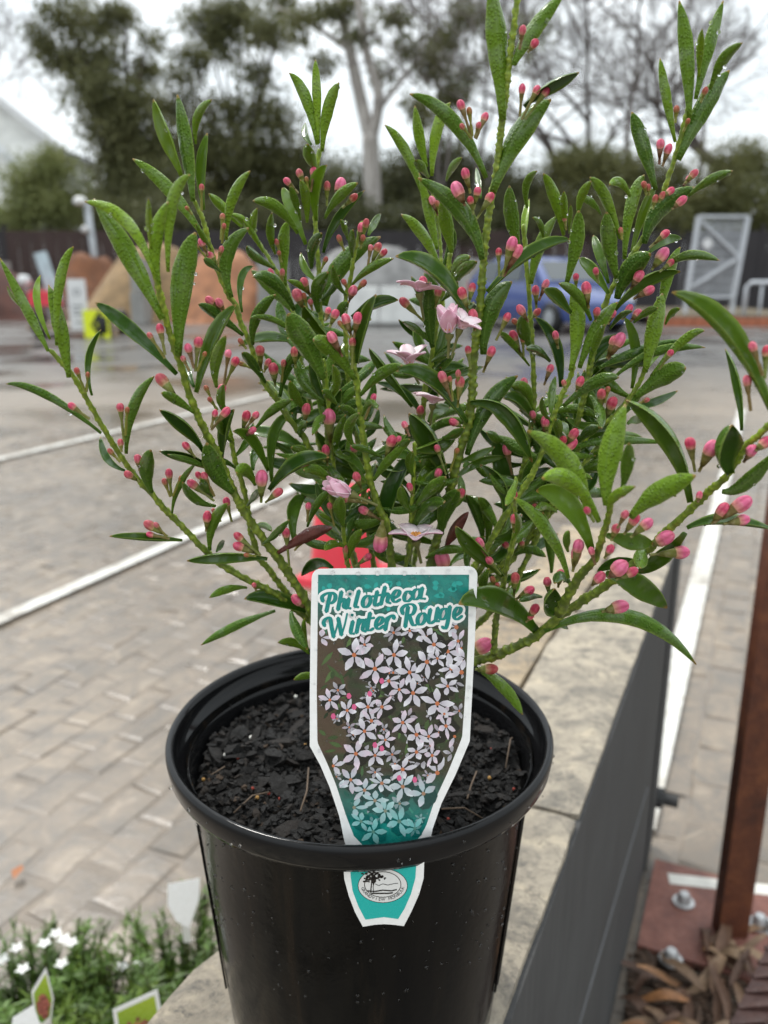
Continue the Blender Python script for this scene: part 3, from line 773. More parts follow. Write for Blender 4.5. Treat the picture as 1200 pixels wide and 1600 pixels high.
US = [-1, -.7, -.36, 0, .36, .7, 1]
n_leaf = 0; sink = MB(); sink.at = {k: [] for k in ('side', 'eu', 'al', 'lt')}
def make_leaf(parent, x0, y0, xm, ym, x2, y2, w, Y0, dY, fl, young=0.0):
    global n_leaf
    nt = 13; cx, cy = 2 * xm - .5 * (x0 + x2), 2 * ym - .5 * (y0 + y2)
    pts = []
    for i in range(nt):
        t = i / (nt - 1); a, b_, c = (1 - t) ** 2, 2 * t * (1 - t), t * t
        pts.append(P(a * x0 + b_ * cx + c * x2, a * y0 + b_ * cy + c * y2, Y0 + dY * (t ** 1.2)))
    fold = 'f' in fl; adax = 'a' in fl or fold
    roll = rl.uniform(.65, .95) * rl.choice((-1, 1)) if fold else rl.gauss(0, .3)
    if 'L' in fl: roll = -abs(roll)
    if 'R' in fl: roll = abs(roll)
    hw0 = w * K(x0, y0, Y0) / 2 * (1.06 if fold else .84); cur = (1.0 if fold else .5) * rl.uniform(.8, 1.2)
    b = MB(); side, eu, al = [], [], []
    org = pts[0]; camv = Vector((0, 0, CAM_H)); twist = rl.gauss(0, .25)
    V0 = (camv - pts[6]).normalized()
    wob = [rl.uniform(-.05, .05) for _ in range(nt * 2)]
    for i, p in enumerate(pts):
        t = i / (nt - 1); T = (pts[min(i + 1, nt - 1)] - pts[max(i - 1, 0)]).normalized()
        B = T.cross(V0); 
        if B.length < .05: B = T.cross(Vector((1, 0, 0)))
        B.normalize(); Nn = B.cross(T).normalized()
        rr = roll + twist * (t - .5)
        B, Nn = B * math.cos(rr) + Nn * math.sin(rr), Nn * math.cos(rr) - B * math.sin(rr)
        A = Nn if adax else -Nn
        hw = hw0 * leaf_prof(t)
        th0 = hw * .30 + .0002
        for top in (1, 0):
            for u in (US if top else US[::-1]):
                hu = hw * (1 + (wob[i * 2 + (u > 0)] if abs(u) > .9 else 0))
                c_ = cur * hw * abs(u) ** 1.7; th = th0 * (1 - .72 * u * u)
                q = p + B * (u * hu) + A * (c_ - cur * hw * .3 + (th / 2 if top else -th / 2))
                b.v.append(tuple(q - org)); side.append(float(top)); eu.append(abs(u)); al.append(t)
        if 'x' not in fl and rl.random() < .15 and 2 < i < 12:
            u = rl.choice((-.9, .9, -.5, .4)); drops.append((p + B * (u * hw) + A * (cur * hw * .35 if adax else -th0 * .5), rl.choice((.0004, .0005, .0007, .0009))))
    n = 14
    for i in range(nt - 1):
        for j in range(n):
            k = (j + 1) % n; b.f.append((i * n + j, i * n + k, (i + 1) * n + k, (i + 1) * n + j)); b.m.append(0)
    b.f.append(tuple(range(n - 1, -1, -1))); b.m.append(0)
    b.f.append(tuple((nt - 1) * n + j for j in range(n))); b.m.append(0)
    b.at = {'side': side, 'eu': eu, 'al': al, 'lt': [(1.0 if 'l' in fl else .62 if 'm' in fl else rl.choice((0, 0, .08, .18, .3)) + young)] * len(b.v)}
    n_leaf += 1
    if n_leaf > 298:
        sink.add([Vector(q) + org - SC for q in b.v], b.f)
        for k_, v_ in b.at.items(): sink.at[k_] += v_
        return
    o = b.build('leaf', M_REDLEAF if 'r' in fl else M_LEAF, parent, smooth=True)
    o.location = org - SC; return o

def make_bud(parent, x, y, w, bx, by, Y0):
    c = P(x, y, Y0 - rl.uniform(-.001, .004)); a = P(bx, by, Y0); k = K(x, y, Y0)
    ax = (c - a); L = ax.length; ax.normalize(); r = w * k / 2 * rl.uniform(.82, .98)
    ln = r * rl.uniform(2.2, 2.7); top = c + ax * ln * .5; bot = c - ax * ln * .5
    tot = (top - a).length
    prof = []; s0 = (bot - a).dot(ax)
    if s0 < r * 1.2: a = bot - ax * r * 1.2; s0 = r * 1.2
    rp_ = max(.00055, r * .23)
    prof += [(rp_, 0, 0), (rp_ * 1.05, s0 * .45, .2), (r * .34, max(s0 - r * 2.6, s0 * .35), .33), (r * .62, max(s0 - r * 1.1, s0 * .7), .46), (r * .80, s0, .55), (r * .84, s0 + .02 * ln, .57)]
    for t in (.15, .3, .45, .6, .75, .88, .96, 1.0):
        prof.append((r * max(.04, (.86 + .16 * math.sin(min(1, t / .5) * 1.57) if t < .42 else math.sqrt(max(0, 1 - ((t - .42) / .585) ** 2.1)) * 1.01)), s0 + ln * t, .57 + .43 * t))
    x_ = ax.orthogonal().normalized(); y_ = ax.cross(x_); n = 15; b = MB(); al = []; sm = []
    lob = rl.uniform(.05, .12); ph = rl.uniform(0, 6)
    for rr, s, t in prof:
        for j in range(n):
            q = 2 * math.pi * j / n; m_ = 1 + (lob * math.cos(5 * q + ph) if t > .57 else .1 * rl.uniform(-1, 1))
            b.v.append(tuple((x_ * math.cos(q) + y_ * math.sin(q)) * rr * m_ + ax * s)); al.append(t); sm.append(.75 if t > .6 and math.cos(5 * q + ph) < -.55 else 0.0)
    for i in range(len(prof) - 1):
        for j in range(n):
            kk = (j + 1) % n; b.f.append((i * n + j, i * n + kk, (i + 1) * n + kk, (i + 1) * n + j)); b.m.append(0)
    b.f.append(tuple((len(prof) - 1) * n + j for j in range(n))); b.m.append(0)
    b.at = {'al': al, 'sm': sm, 'gr': [(rl.uniform(.35, 1.0) if w < 10.5 else rl.choice((0, 0, 0, .25)))] * len(b.v), 'pk': [1.0 if w > 18 else rl.uniform(0, .35)] * len(b.v)}
    o = b.build('bud', M_BUD, parent, smooth=True); o.location = a - SC
    if rl.random() < .12: drops.append((c + Vector((0, -r, 0)), .0005))

def make_flower(parent, x, y, R_px, Y0, axis, openness, bx, by, npet=5, spin=0):
    c = P(x, y, Y0); k = K(x, y, Y0); Rm = R_px * k; ax = Vector(axis).normalized(); xx = ax.orthogonal().normalized(); yy = ax.cross(xx)
    b = MB(); al, side = [], []
    def vadd(q, a_, s_): b.v.append(tuple(q - c)); al.append(a_); side.append(s_)
    for j in range(npet):
        th = spin + j * 2 * math.pi / npet + rl.uniform(-.1, .1); e = xx * math.cos(th) + yy * math.sin(th); sd_ = ax.cross(e)
        el0 = (1 - openness) * 1.25 + rl.uniform(-.1, .1); p = c + ax * Rm * .05; i0 = len(b.v); ns = 7; ang = el0 + .35
        for i in range(ns):
            t = i / (ns - 1); hw = Rm * .27 * math.sin(math.pi * min(1, .12 + .86 * t)) ** .8 + Rm * .03
            nn = -e * math.sin(ang) + ax * math.cos(ang)
            for u in (-1, -.5, 0, .5, 1): vadd(p + sd_ * u * hw + nn * (abs(u) ** 2 * hw * .35 + .0002), t, 1.0)
            for u in (1, .5, 0, -.5, -1): vadd(p + sd_ * u * hw + nn * (abs(u) ** 2 * hw * .35 - .0002), t, 0.0)
            p = p + (e * math.cos(ang) + ax * math.sin(ang)) * Rm / (ns - 1); ang -= .12 * (1 if openness > .5 else -.5)
        for i in range(ns - 1):
            for q in range(10):
                kk = (q + 1) % 10; b.f.append((i0 + i * 10 + q, i0 + i * 10 + kk, i0 + (i + 1) * 10 + kk, i0 + (i + 1) * 10 + q)); b.m.append(0)
    def blob(q, r, mi, s=1.4):
        i0 = len(b.v)
        for a_, rr in ((-1, .3), (-.5, .85), (.2, 1), (.8, .6), (1, .1)):
            for j in range(6): vadd(q + (xx * math.cos(j * 1.047) + yy * math.sin(j * 1.047)) * rr * r + ax * a_ * r * s, .5, 1.0)
        for i in range(4):
            for j in range(6): b.f.append((i0 + i * 6 + j, i0 + i * 6 + (j + 1) % 6, i0 + i * 6 + 6 + (j + 1) % 6, i0 + i * 6 + 6 + j)); b.m.append(mi)
    if openness > .35:
        for j in range(8):
            a_ = j * .785; blob(c + (xx * math.cos(a_) + yy * math.sin(a_)) * Rm * .13 + ax * Rm * .22, Rm * .06, 1)
    # stalk and calyx
    s = P(bx, by, Y0); i0 = len(b.v); d = (c - s); L = d.length; d.normalize(); xo = d.orthogonal().normalized(); yo = d.cross(xo)
    for t, rr in ((0, .05), (.7, .06), (.88, .15), (1.0, .17)):
        for j in range(7): vadd(s + d * L * t + (xo * math.cos(j * .8976) + yo * math.sin(j * .8976)) * rr * Rm, .2, 1.0)
    for i in range(3):
        for j in range(7): b.f.append((i0 + i * 7 + j, i0 + i * 7 + (j + 1) % 7, i0 + i * 7 + 7 + (j + 1) % 7, i0 + i * 7 + 7 + j)); b.m.append(2)
    b.at = {'al': al, 'side': side}
    o = b.build('flower', [M_PETAL, M_STAMEN, M_STALK], parent, smooth=True); o.location = c - SC
M_STALK = plain('flower_stalk', (.12, .12, .03), .5, var=.3, scale=200)

# stems: name: (radius px, Y at start, Y at end, joins trunk?, points in photograph pixels)
STEMS = {
 'S1': (9.0, .400, .352, 1, '640,1080 655,1000 676,868 694,809 703,771 715,720 735,645 740,560 750,480 756,400 763,340 775,270 786,180 797,90 808,0 815,-60'),
 'S2': (8.0, .395, .352, 1, '612,1060 612,900 605,825 590,787 577,745 568,690 560,620 552,560 548,525'),
 'S3': (9.0, .400, .315, 1, '540,1060 490,965 470,925 440,880 410,840 386,806 364,766 340,710 325,683 308,648 292,605 283,571 270,537 258,492 247,447 243,425'),
 'S4': (7.0, .400, .335, 1, '530,1010 475,962 425,925 390,908 355,888 322,862 290,828 256,794 236,770 221,755 195,722 165,675 139,629 117,592 95,565 76,545'),
 'S5': (6.5, .405, .37, 1, '530,1030 452,932 420,890 404,870 392,830 386,790 380,760 372,735 366,714 361,685 352,645 342,605'),
 'S6': (6.8, .420, .375, 1, '590,1030 560,900 520,780 482,697 464,670 446,647 428,618 410,593 391,537 377,506 368,477 357,461 339,420 326,377 317,344 303,312'),
 'S7': (6.5, .430, .405, 1, '590,1020 555,880 520,760 510,640 503,540 500,470 498,420 493,350 492,300 496,260 499,232'),
 'S8': (6.0, .430, .395, 1, '600,1010 580,860 560,700 545,600 540,520 541,461 548,436 553,400 560,370 566,345'),
 'S9': (5.0, .440, .445, 1, '590,1010 550,860 500,700 470,560 452,460 430,420 405,380 385,355'),
 'S10': (5.0, .440, .455, 1, '620,1010 650,860 680,640 692,500 690,420 685,350 672,285'),
 'S11': (7.0, .420, .400, 1, '620,1030 640,860 655,700 665,607 674,562 680,520 690,469 699,426 704,394'),
 'S12': (6.5, .420, .405, 1, '640,1030 720,930 770,860 800,790 820,720 833,640 834,592 832,550 828,480 825,440 822,400 818,350'),
 'S13': (7.0, .400, .375, 1, '660,1040 720,920 755,865 786,812 810,775 835,735 852,690 862,660 877,620 890,592 897,570'),
 'S14': (7.0, .420, .375, 1, '660,1040 780,900 850,790 885,700 905,650 925,560 940,500 951,461 980,410 1004,373 1025,330 1041,288 1055,245 1070,190 1080,150'),
 'S16': (6.5, .420, .390, 1, '660,1050 790,930 860,790 905,700 930,670 960,650 985,620 1003,590 1010,560'),
 'S17': (9.5, .405, .285, 1, '640,1085 700,1050 743,1033 783,1020 833,997 865,970 900,945 940,920 990,880 1048,824 1079,796 1113,763 1135,744 1167,696 1189,677 1225,640'),
 'S18': (8.5, .348, .290, 0, '873,960 900,908 929,873 943,833 951,807 955,785'),
 'S19': (5.5, .375, .352, 0, '772,1022 775,970 783,935 791,886 800,854 805,823 804,789 806,745'),
 'S20': (5.0, .400, .375, 1, '620,1040 625,940 640,850 643,795 646,745 648,690'),
 'S21': (5.5, .400, .365, 1, '590,1040 560,930 545,890 537,840 535,800 538,765'),
 'S22': (5.5, .415, .385, 1, '610,1030 560,900 535,800 522,730 518,680 512,620 506,560'),
 'S23': (5.5, .420, .400, 1, '640,1040 700,940 800,870 870,790 905,735 940,690 960,665'),
}
# leaves: x0,y0 (base) xm,ym (middle) x2,y2 (tip) width flags; l light, m mid, a upper face seen, f folded, r red
LEAVES = {
 'S4': '''76,549 45,488 -1,402 19;78,530 58,473 63,430 14 la;108,590 97,517 76,445 27;88,540 93,440 115,385 18 m;143,618 136,560 158,515 18 a;30,478 20,465 11,447 7 l
  158,677 72,618 9,600 17;197,709 208,636 241,588 20;237,770 228,735 236,703 27;195,735 168,716 157,682 15 a;285,845 230,842 171,838 14 f;328,860 333,818 356,786 20
  269,802 280,760 307,723 12;386,918 356,920 327,934 15;338,862 343,853 351,845 13 a;430,954 366,978 314,1008 18;483,958 430,940 382,936 28 f''',
 'S3': '''254,499 200,400 146,311 36 m;243,434 198,346 132,315 24 l;236,389 233,350 232,310 12 l;249,445 243,370 263,315 25 l;263,425 270,320 297,273 23 m;279,556 287,440 306,363 42
  276,585 204,515 149,473 27 a;308,614 335,533 369,476 24 f;339,605 339,565 353,524 23;303,605 292,580 288,562 18 a;303,645 276,625 252,614 18;319,705 290,665 249,640 21 f
  364,770 337,735 323,692 36;325,726 290,712 249,705 17 f;330,735 300,722 262,710 13;418,872 352,868 292,876 19 f;337,791 305,780 285,753 17;332,777 320,760 312,752 18
  460,848 458,796 478,776 25 a;422,767 464,728 514,715 25 f;434,864 480,838 519,824 24 r;455,955 462,980 480,1015 20;483,1022 460,1005 434,1004 16 m;482,1016 474,990 476,966 12 m
  500,1058 480,1056 459,1062 14 m;520,888 495,880 471,900 22 a;410,850 430,835 452,812 14;480,823 496,787 516,767 15''',
 'S5': '''348,716 353,674 366,640 20 f;395,735 398,710 409,694 18 a;400,758 385,735 369,739 24 m;418,737 393,692 364,674 20 f;372,735 350,720 330,728 14;386,790 398,775 405,765 14;355,650 345,625 350,600 16
  361,690 345,670 340,650 16;392,830 410,822 425,830 14;366,714 385,690 396,660 15 a''',
 'S6': '''285,274 263,215 240,155 24 mf;301,315 290,231 277,148 28;306,225 308,182 331,156 16 m;319,328 315,265 324,208 22 a;317,369 265,297 207,248 25;353,375 362,310 391,267 20
  362,465 355,400 389,356 28;380,524 339,492 310,475 20;378,488 376,436 396,416 14 a;395,539 401,494 431,460 21;415,598 395,568 378,551 18;437,620 453,566 476,548 20
  426,753 431,681 458,645 19 f;401,668 428,641 457,624 18;474,702 430,680 372,672 28 a;469,683 471,668 480,659 17;330,390 318,370 306,350 12 m;345,425 330,412 318,405 14;469,530 428,501 390,497 13;446,650 470,640 486,655 16 a''',
 'S7': '''496,226 478,154 452,114 21 m;498,224 495,147 493,93 17 l;503,237 512,170 530,129 22 m;487,226 478,210 477,192 14 a;498,267 484,247 481,225 22 m;496,345 496,294 511,258 22 lf
  480,348 478,310 469,281 17 m;478,382 455,323 441,294 21 ma;465,365 433,325 395,314 22;507,341 528,307 559,286 20;470,345 462,315 453,291 14;487,420 489,386 503,364 20
  505,395 527,341 570,297 18 a;498,488 496,452 513,425 25;507,478 532,415 595,370 34;487,465 471,447 449,438 12;460,485 428,440 395,433 26;514,528 492,500 475,478 23 f;497,440 478,420 470,395 15 a;500,470 520,450 530,430 14''',
 'S8': '''550,445 579,418 615,404 16;575,368 583,350 595,334 16 a;543,375 540,358 532,343 12;550,402 548,378 552,359 19;550,497 586,478 622,469 20 f;540,497 534,485 545,472 20;541,461 525,440 520,415 14;545,520 565,500 580,500 14''',
 'S2': '''555,593 519,546 489,531 31;559,568 568,515 588,460 23 f;505,593 476,533 450,490 45;563,618 595,585 629,571 21;561,666 548,645 529,635 17;548,715 530,708 525,690 14 a;611,715 625,700 640,686 18
  604,828 609,771 645,705 33 a;570,740 548,715 525,711 20 a;597,715 570,702 548,697 13;597,870 590,835 557,812 23 a;584,751 605,722 638,690 17;519,751 496,735 474,735 19;555,700 545,670 562,645 18;566,650 578,630 590,640 13''',
 'S9': '''378,355 350,325 326,303 18 l;431,397 424,365 425,332 18 m;446,447 443,385 449,346 22 m;405,385 385,350 360,335 15 l;400,375 395,350 402,325 14 l;430,420 400,400 385,385 18;412,395 395,365 380,345 12 l''',
 'S10': '''659,302 634,239 601,195 20 m;667,261 655,215 648,165 20 l;675,275 683,204 704,160 22 l;697,283 706,262 722,246 14 m;670,278 658,262 650,250 18;683,390 672,340 655,270 19 m;690,420 705,380 700,350 18''',
 'S11': '''688,422 661,365 627,335 23;706,395 699,352 690,313 27 m;676,543 670,491 671,440 27;670,534 650,514 629,503 13;708,444 724,424 745,408 24;706,433 715,412 735,401 22;645,635 605,580 577,544 19 f;670,660 683,642 703,637 22 a;650,686 640,676 638,664 15;674,565 690,555 705,545 16;652,765 662,735 679,702 25;690,470 705,455 715,440 14''',
 'S1': '''785,187 778,70 768,-25 38;802,102 832,47 882,-12 31;818,165 860,132 905,113 20 f;769,302 810,209 861,155 42;760,278 708,190 640,147 27;753,406 722,334 653,278 34;733,503 681,428 618,401 33 f;755,554 767,480 800,440 37
  762,457 830,397 892,375 25 f;728,662 674,598 619,580 29 f;730,711 762,634 809,587 31;735,628 795,645 832,722 28 f;701,754 674,684 639,646 36 fa;691,684 708,680 726,668 17;738,725 730,726 724,731 10
  690,835 698,795 717,765 32;652,785 675,770 697,745 22;649,823 665,795 696,783 24;696,855 708,830 732,800 24 r;703,884 722,868 744,866 18 a;665,872 700,858 732,861 17;645,890 625,870 602,866 19 fa;752,310 748,285 744,262 12 a''',
 'S12': '''812,395 800,340 796,290 27;820,385 820,345 827,311 14 la;824,325 823,289 839,267 15 m;850,382 846,352 832,340 12;830,444 845,385 871,337 25;881,368 868,312 849,271 21 m;884,360 882,325 881,299 14 l;889,365 891,340 892,320 8 l
  831,545 818,520 818,492 25;875,605 865,542 835,495 21 f;827,572 798,536 780,518 14;860,565 840,548 822,545 17;841,670 812,632 787,623 23 f;830,641 820,610 798,603 24;820,778 827,738 852,704 22;793,799 787,738 771,680 35 a;787,693 775,683 760,676 20;780,747 770,740 761,742 13
  755,850 746,805 728,773 20;760,855 764,805 747,778 22''',
 'S13': '''880,635 930,597 967,590 23;862,655 861,620 868,588 16 a;885,443 900,379 904,329 27;903,339 908,307 924,283 17 m;892,580 903,507 892,456 29 m;905,575 932,510 965,472 27;920,570 930,535 945,507 17;892,491 870,470 849,453 24 f;924,501 903,461 873,443 19;951,459 927,424 905,403 22 a
  870,690 873,670 868,655 18;887,680 880,668 870,662 20 a;862,660 850,640 848,620 14''',
 'S14': '''969,373 945,309 921,277 21 m;940,336 925,315 905,309 16;985,307 969,285 952,289 17 m;975,405 985,320 1007,273 25 m;985,403 1004,328 1025,293 23 ma;964,437 951,379 948,331 29;951,443 937,397 927,368 18 a;1007,381 1033,325 1087,293 33;1076,307 1108,283 1145,267 18
  1025,297 1005,225 987,175 27;964,467 985,421 1017,397 36;1012,397 1039,376 1065,373 17 a;1039,421 1076,400 1124,407 19;959,485 1007,437 1063,424 23 f;1030,500 1045,430 1063,386 22 m;1077,185 1073,88 1061,1 27;1087,155 1107,75 1130,1 23;1092,120 1093,80 1097,45 14 l;1110,140 1130,95 1160,67 20;1060,250 1100,170 1140,110 36;1055,222 1040,150 1031,91 18 m
  953,515 970,495 988,486 13;935,575 990,550 1064,530 22''',
 'S16': '''987,607 992,542 975,495 19 a;1008,582 1023,515 1035,458 31 m;1017,588 1067,533 1101,517 17;960,590 1025,550 1102,543 18;992,622 1038,587 1072,575 35;1040,507 1050,490 1062,482 13 m;990,504 1010,488 1028,481 14;890,703 950,688 1041,692 18;980,662 992,655 1003,660 18 a;922,617 937,640 940,670 19;905,690 918,675 937,668 20;1003,590 1020,560 1045,540 14 a''',
 'S23': '''905,738 930,728 962,725 25;870,800 850,790 838,800 16;835,812 818,830 802,845 27;862,895 860,850 848,800 19;805,868 828,860 853,870 18;925,710 945,700 960,690 18;890,760 905,745 925,748 15''',
 'S17': '''841,990 778,940 717,944 46 at;850,985 985,962 1088,1038 33 x;743,1043 787,1073 817,1117 23;867,960 858,940 867,920 34 f;892,912 878,900 867,912 24;853,977 870,974 888,983 18 a;1070,832 1035,868 995,896 34 a;1074,826 1130,815 1210,828 23 f
  1081,785 1047,681 978,625 31 f;1139,742 1128,700 1144,664 44 f;1128,768 1165,755 1212,705 27;1202,640 1133,520 1050,457 35 f;1160,673 1153,598 1133,545 24 a;997,877 965,878 933,893 20 a;847,933 828,932 811,940 15;1008,850 1003,868 1000,888 27''',
 'S18': '''889,903 858,828 803,777 30;924,858 887,785 838,767 42 a;919,800 887,724 824,673 40 m;937,815 895,753 847,748 34 l;948,790 951,708 977,631 43 m;972,764 980,727 983,692 24;951,801 961,777 993,760 20 l;985,809 1028,769 1087,743 40 m;948,836 985,845 1020,849 34 a;947,897 993,913 1042,950 44 a;887,862 883,845 890,830 18''',
 'S19': '''787,900 746,857 712,822 27 f;770,940 755,915 764,888 17;800,845 812,820 803,800 16 m;783,935 800,925 812,905 16 a;806,750 800,770 790,790 16 m''',
 'S20': '''648,820 670,790 695,785 24;650,790 672,765 697,745 22;652,758 665,740 682,725 22 a;642,800 630,780 626,760 18;646,745 640,725 645,705 17''',
 'S21': '''537,823 530,800 533,776 24;545,872 552,848 565,827 19;523,819 510,810 498,803 10;538,768 530,750 518,745 16 a;541,855 520,850 508,860 16''',
 'S22': '''505,634 485,600 460,585 18 a;476,638 462,620 453,595 19;527,632 515,618 503,611 17;523,712 530,680 540,648 19;497,722 475,708 455,699 21;522,730 480,726 446,716 15;512,625 525,600 520,570 18;508,580 495,560 480,560 17;515,650 500,655 488,680 16''',
}
BUDS = {
 'S4': '120,579,9,133,612 137,585,8,135,612 112,634,11,140,655 188,636,12,194,690 199,640,8,196,680 188,691,10,190,706 172,705,9,188,722 215,716,13,218,735 200,741,12,218,753 264,739,13,268,775 257,752,10,266,776 283,747,9,270,775 233,820,15,262,838 244,820,9,260,838 234,835,11,265,842 324,806,14,322,830 397,914,9,400,922 463,936,16,480,952',
 'S3': '250,513,13,258,555 234,524,10,258,560 252,593,18,280,625 294,543,12,303,575 310,534,16,305,580 320,553,8,308,580 286,560,9,296,580 300,756,15,335,783 310,742,11,335,775 319,743,11,335,775 290,696,11,305,715 336,645,11,330,668 353,643,14,330,672 372,853,16,408,868 372,838,13,405,866 385,867,8,400,869 409,746,21,408,785 435,769,14,415,785 447,832,15,452,885 473,845,10,460,860 482,790,11,480,815',
 'S5': '354,783,12,362,815 334,798,8,345,815 385,649,15,378,675 400,648,11,382,672 395,672,12,378,685 347,607,13,345,635 322,606,9,338,640 328,624,8,340,640 357,552,11,350,600 368,564,13,350,605',
 'S6': '327,469,13,345,487 342,472,12,352,490 376,533,10,385,545 328,399,12,340,415 346,389,9,340,412 315,378,11,325,400 307,384,8,322,402 315,292,9,315,330 348,338,10,345,375 350,353,8,347,380 292,325,7,300,335 406,547,15,408,580 419,566,11,412,582 427,575,16,430,603 443,567,10,440,597 376,568,8,392,575',
 'S7': '468,270,13,480,300 448,283,12,466,302 490,267,12,486,300 479,280,8,483,300 511,290,11,511,322 532,288,20,525,317 553,308,12,535,325 464,460,18,475,485 475,440,14,485,462 475,462,9,480,480 485,471,9,488,485 509,405,9,502,420',
 'S8': '591,386,14,578,418 600,394,11,580,415 579,387,9,575,415 565,355,14,563,382 572,348,12,566,378 567,371,9,563,388 530,372,10,538,392 552,453,16,545,472 568,442,10,552,460 537,440,9,545,455',
 'S2': '513,485,11,508,502 524,490,14,515,512 540,498,14,550,527 531,505,9,546,527 559,496,14,553,527 518,526,18,535,557 551,534,13,550,577 584,620,11,570,655 612,688,18,600,722 623,686,11,606,715 632,663,11,640,682 536,778,15,575,787 557,744,14,565,765 594,850,25,598,812',
 'S9': '432,378,8,438,395 423,425,11,432,442 441,425,9,440,447 436,395,7,440,410',
 'S10': '675,313,11,685,337 683,318,9,688,338',
 'S11': '661,438,13,668,455 631,472,14,662,502 685,455,12,680,482 657,640,13,655,662',
 'S1': '720,163,14,737,215 733,173,10,738,213 758,182,12,744,217 748,195,9,742,215 722,197,9,737,217 816,138,11,812,182 839,140,14,815,187 853,143,14,820,187 817,46,11,812,77 836,67,12,825,82 727,270,13,735,302 714,295,20,727,322 746,298,13,740,327 766,308,14,745,342 735,312,12,740,335 722,457,17,732,487 738,449,13,732,477 739,492,17,742,517 779,393,12,780,432 800,380,20,785,432 809,392,17,787,432 813,483,15,825,502 793,495,14,775,532 731,546,12,735,577 768,548,14,755,582 691,588,16,707,627 703,592,9,708,627 719,596,18,715,637 716,583,10,716,625 683,700,12,697,742 714,704,9,703,737 721,770,14,710,792 708,659,14,722,668 685,738,12,676,762 690,872,26,700,905',
 'S12': '804,502,10,822,522 802,524,14,815,557 817,530,10,818,557 837,453,12,838,482 840,487,11,832,497 853,443,11,842,470 868,523,11,872,545 819,597,12,823,622 860,575,12,850,602 832,647,11,835,660 853,657,16,850,682 792,701,14,800,742 882,342,8,885,360 905,390,8,900,405',
 'S13': '916,449,18,920,482 900,432,11,900,452 933,486,13,930,502 931,423,11,935,442 907,595,14,900,612 881,598,9,885,610 897,677,15,885,695 893,693,18,878,708 880,687,12,875,702 853,660,12,855,678',
 'S14': '1032,224,13,1030,257 1045,232,12,1035,260 1057,170,10,1055,192 1075,189,8,1068,205 1102,141,9,1095,160 1085,271,13,1070,287 1077,278,11,1068,290 1048,298,13,1035,308 1035,305,10,1030,315 1024,310,10,1020,327 1066,313,13,1050,327 1006,288,9,1010,305 1013,292,8,1014,305 1040,365,12,1015,387 1036,397,21,1018,422 1048,410,11,1030,425 999,430,16,985,452 1015,453,15,990,467 970,360,8,972,375 997,489,13,985,502 958,490,12,950,507 983,482,12,972,500',
 'S16': '968,530,20,950,562 960,532,15,948,560 1048,551,11,1030,577 1011,625,9,1000,630 957,629,17,945,657 940,615,14,938,645 950,608,9,945,630',
 'S17': '757,1008,27,730,1024 768,1045,18,742,1046 836,951,16,825,967 830,963,11,822,972 855,908,15,858,932 876,897,16,872,918 970,948,22,940,956 1041,840,25,1020,852 1066,863,22,1015,867 1161,786,27,1115,817 1130,795,18,1112,819 1162,812,20,1130,819 1078,692,17,1086,737 1112,699,25,1092,737 1042,752,13,1055,775 1093,773,11,1090,785 1176,541,15,1192,587 1198,548,15,1195,592 1167,594,14,1173,642 1176,703,19,1162,722 1197,690,17,1180,705',
 'S18': '904,852,20,895,892 901,863,19,895,893 924,860,12,930,882 963,825,15,955,845 977,803,13,965,825 992,811,17,975,835 1011,818,19,985,840 970,886,25,952,902 988,893,17,962,906 938,901,18,925,915 917,797,12,928,815 954,857,15,945,872',
 'S19': '804,772,11,804,790 804,810,15,803,832 749,847,15,767,882 764,875,13,782,897 805,902,15,803,932 828,922,15,805,937 770,905,10,778,925 777,914,8,780,930',
 'S20': '567,797,14,600,815 640,760,12,645,775',
 'S21': '515,790,10,522,822 540,858,10,540,882 575,870,13,555,885',
 'S22': '479,638,14,476,662 514,650,21,517,702 509,702,14,512,727 499,708,10,508,722 553,699,14,555,717 460,549,12,462,575',
 'S23': '789,850,11,800,865 815,848,9,820,860 836,791,10,845,805',
}
FLOWERS = {  # x y radius axis openness stalk
 'S11': [(655, 458, 42, (.12, .1, 1), .92, 662, 500, .3), (640, 572, 42, (-.1, -.1, 1), .55, 655, 600, .9), (676, 632, 38, (.1, .05, 1), .85, 672, 665, .5)],
 'S1': [(702, 522, 46, (-.15, -.15, 1), .5, 700, 560, .2), (718, 514, 38, (.5, -.3, .9), .6, 705, 560, 1.1)],
 'S2': [(548, 772, 46, (-.8, -.35, .45), .32, 590, 790, .4)],
 'S20': [(650, 845, 46, (0, .06, 1), .82, 658, 880, .1)],
}
rst = random.Random(4)
stem_info = {}
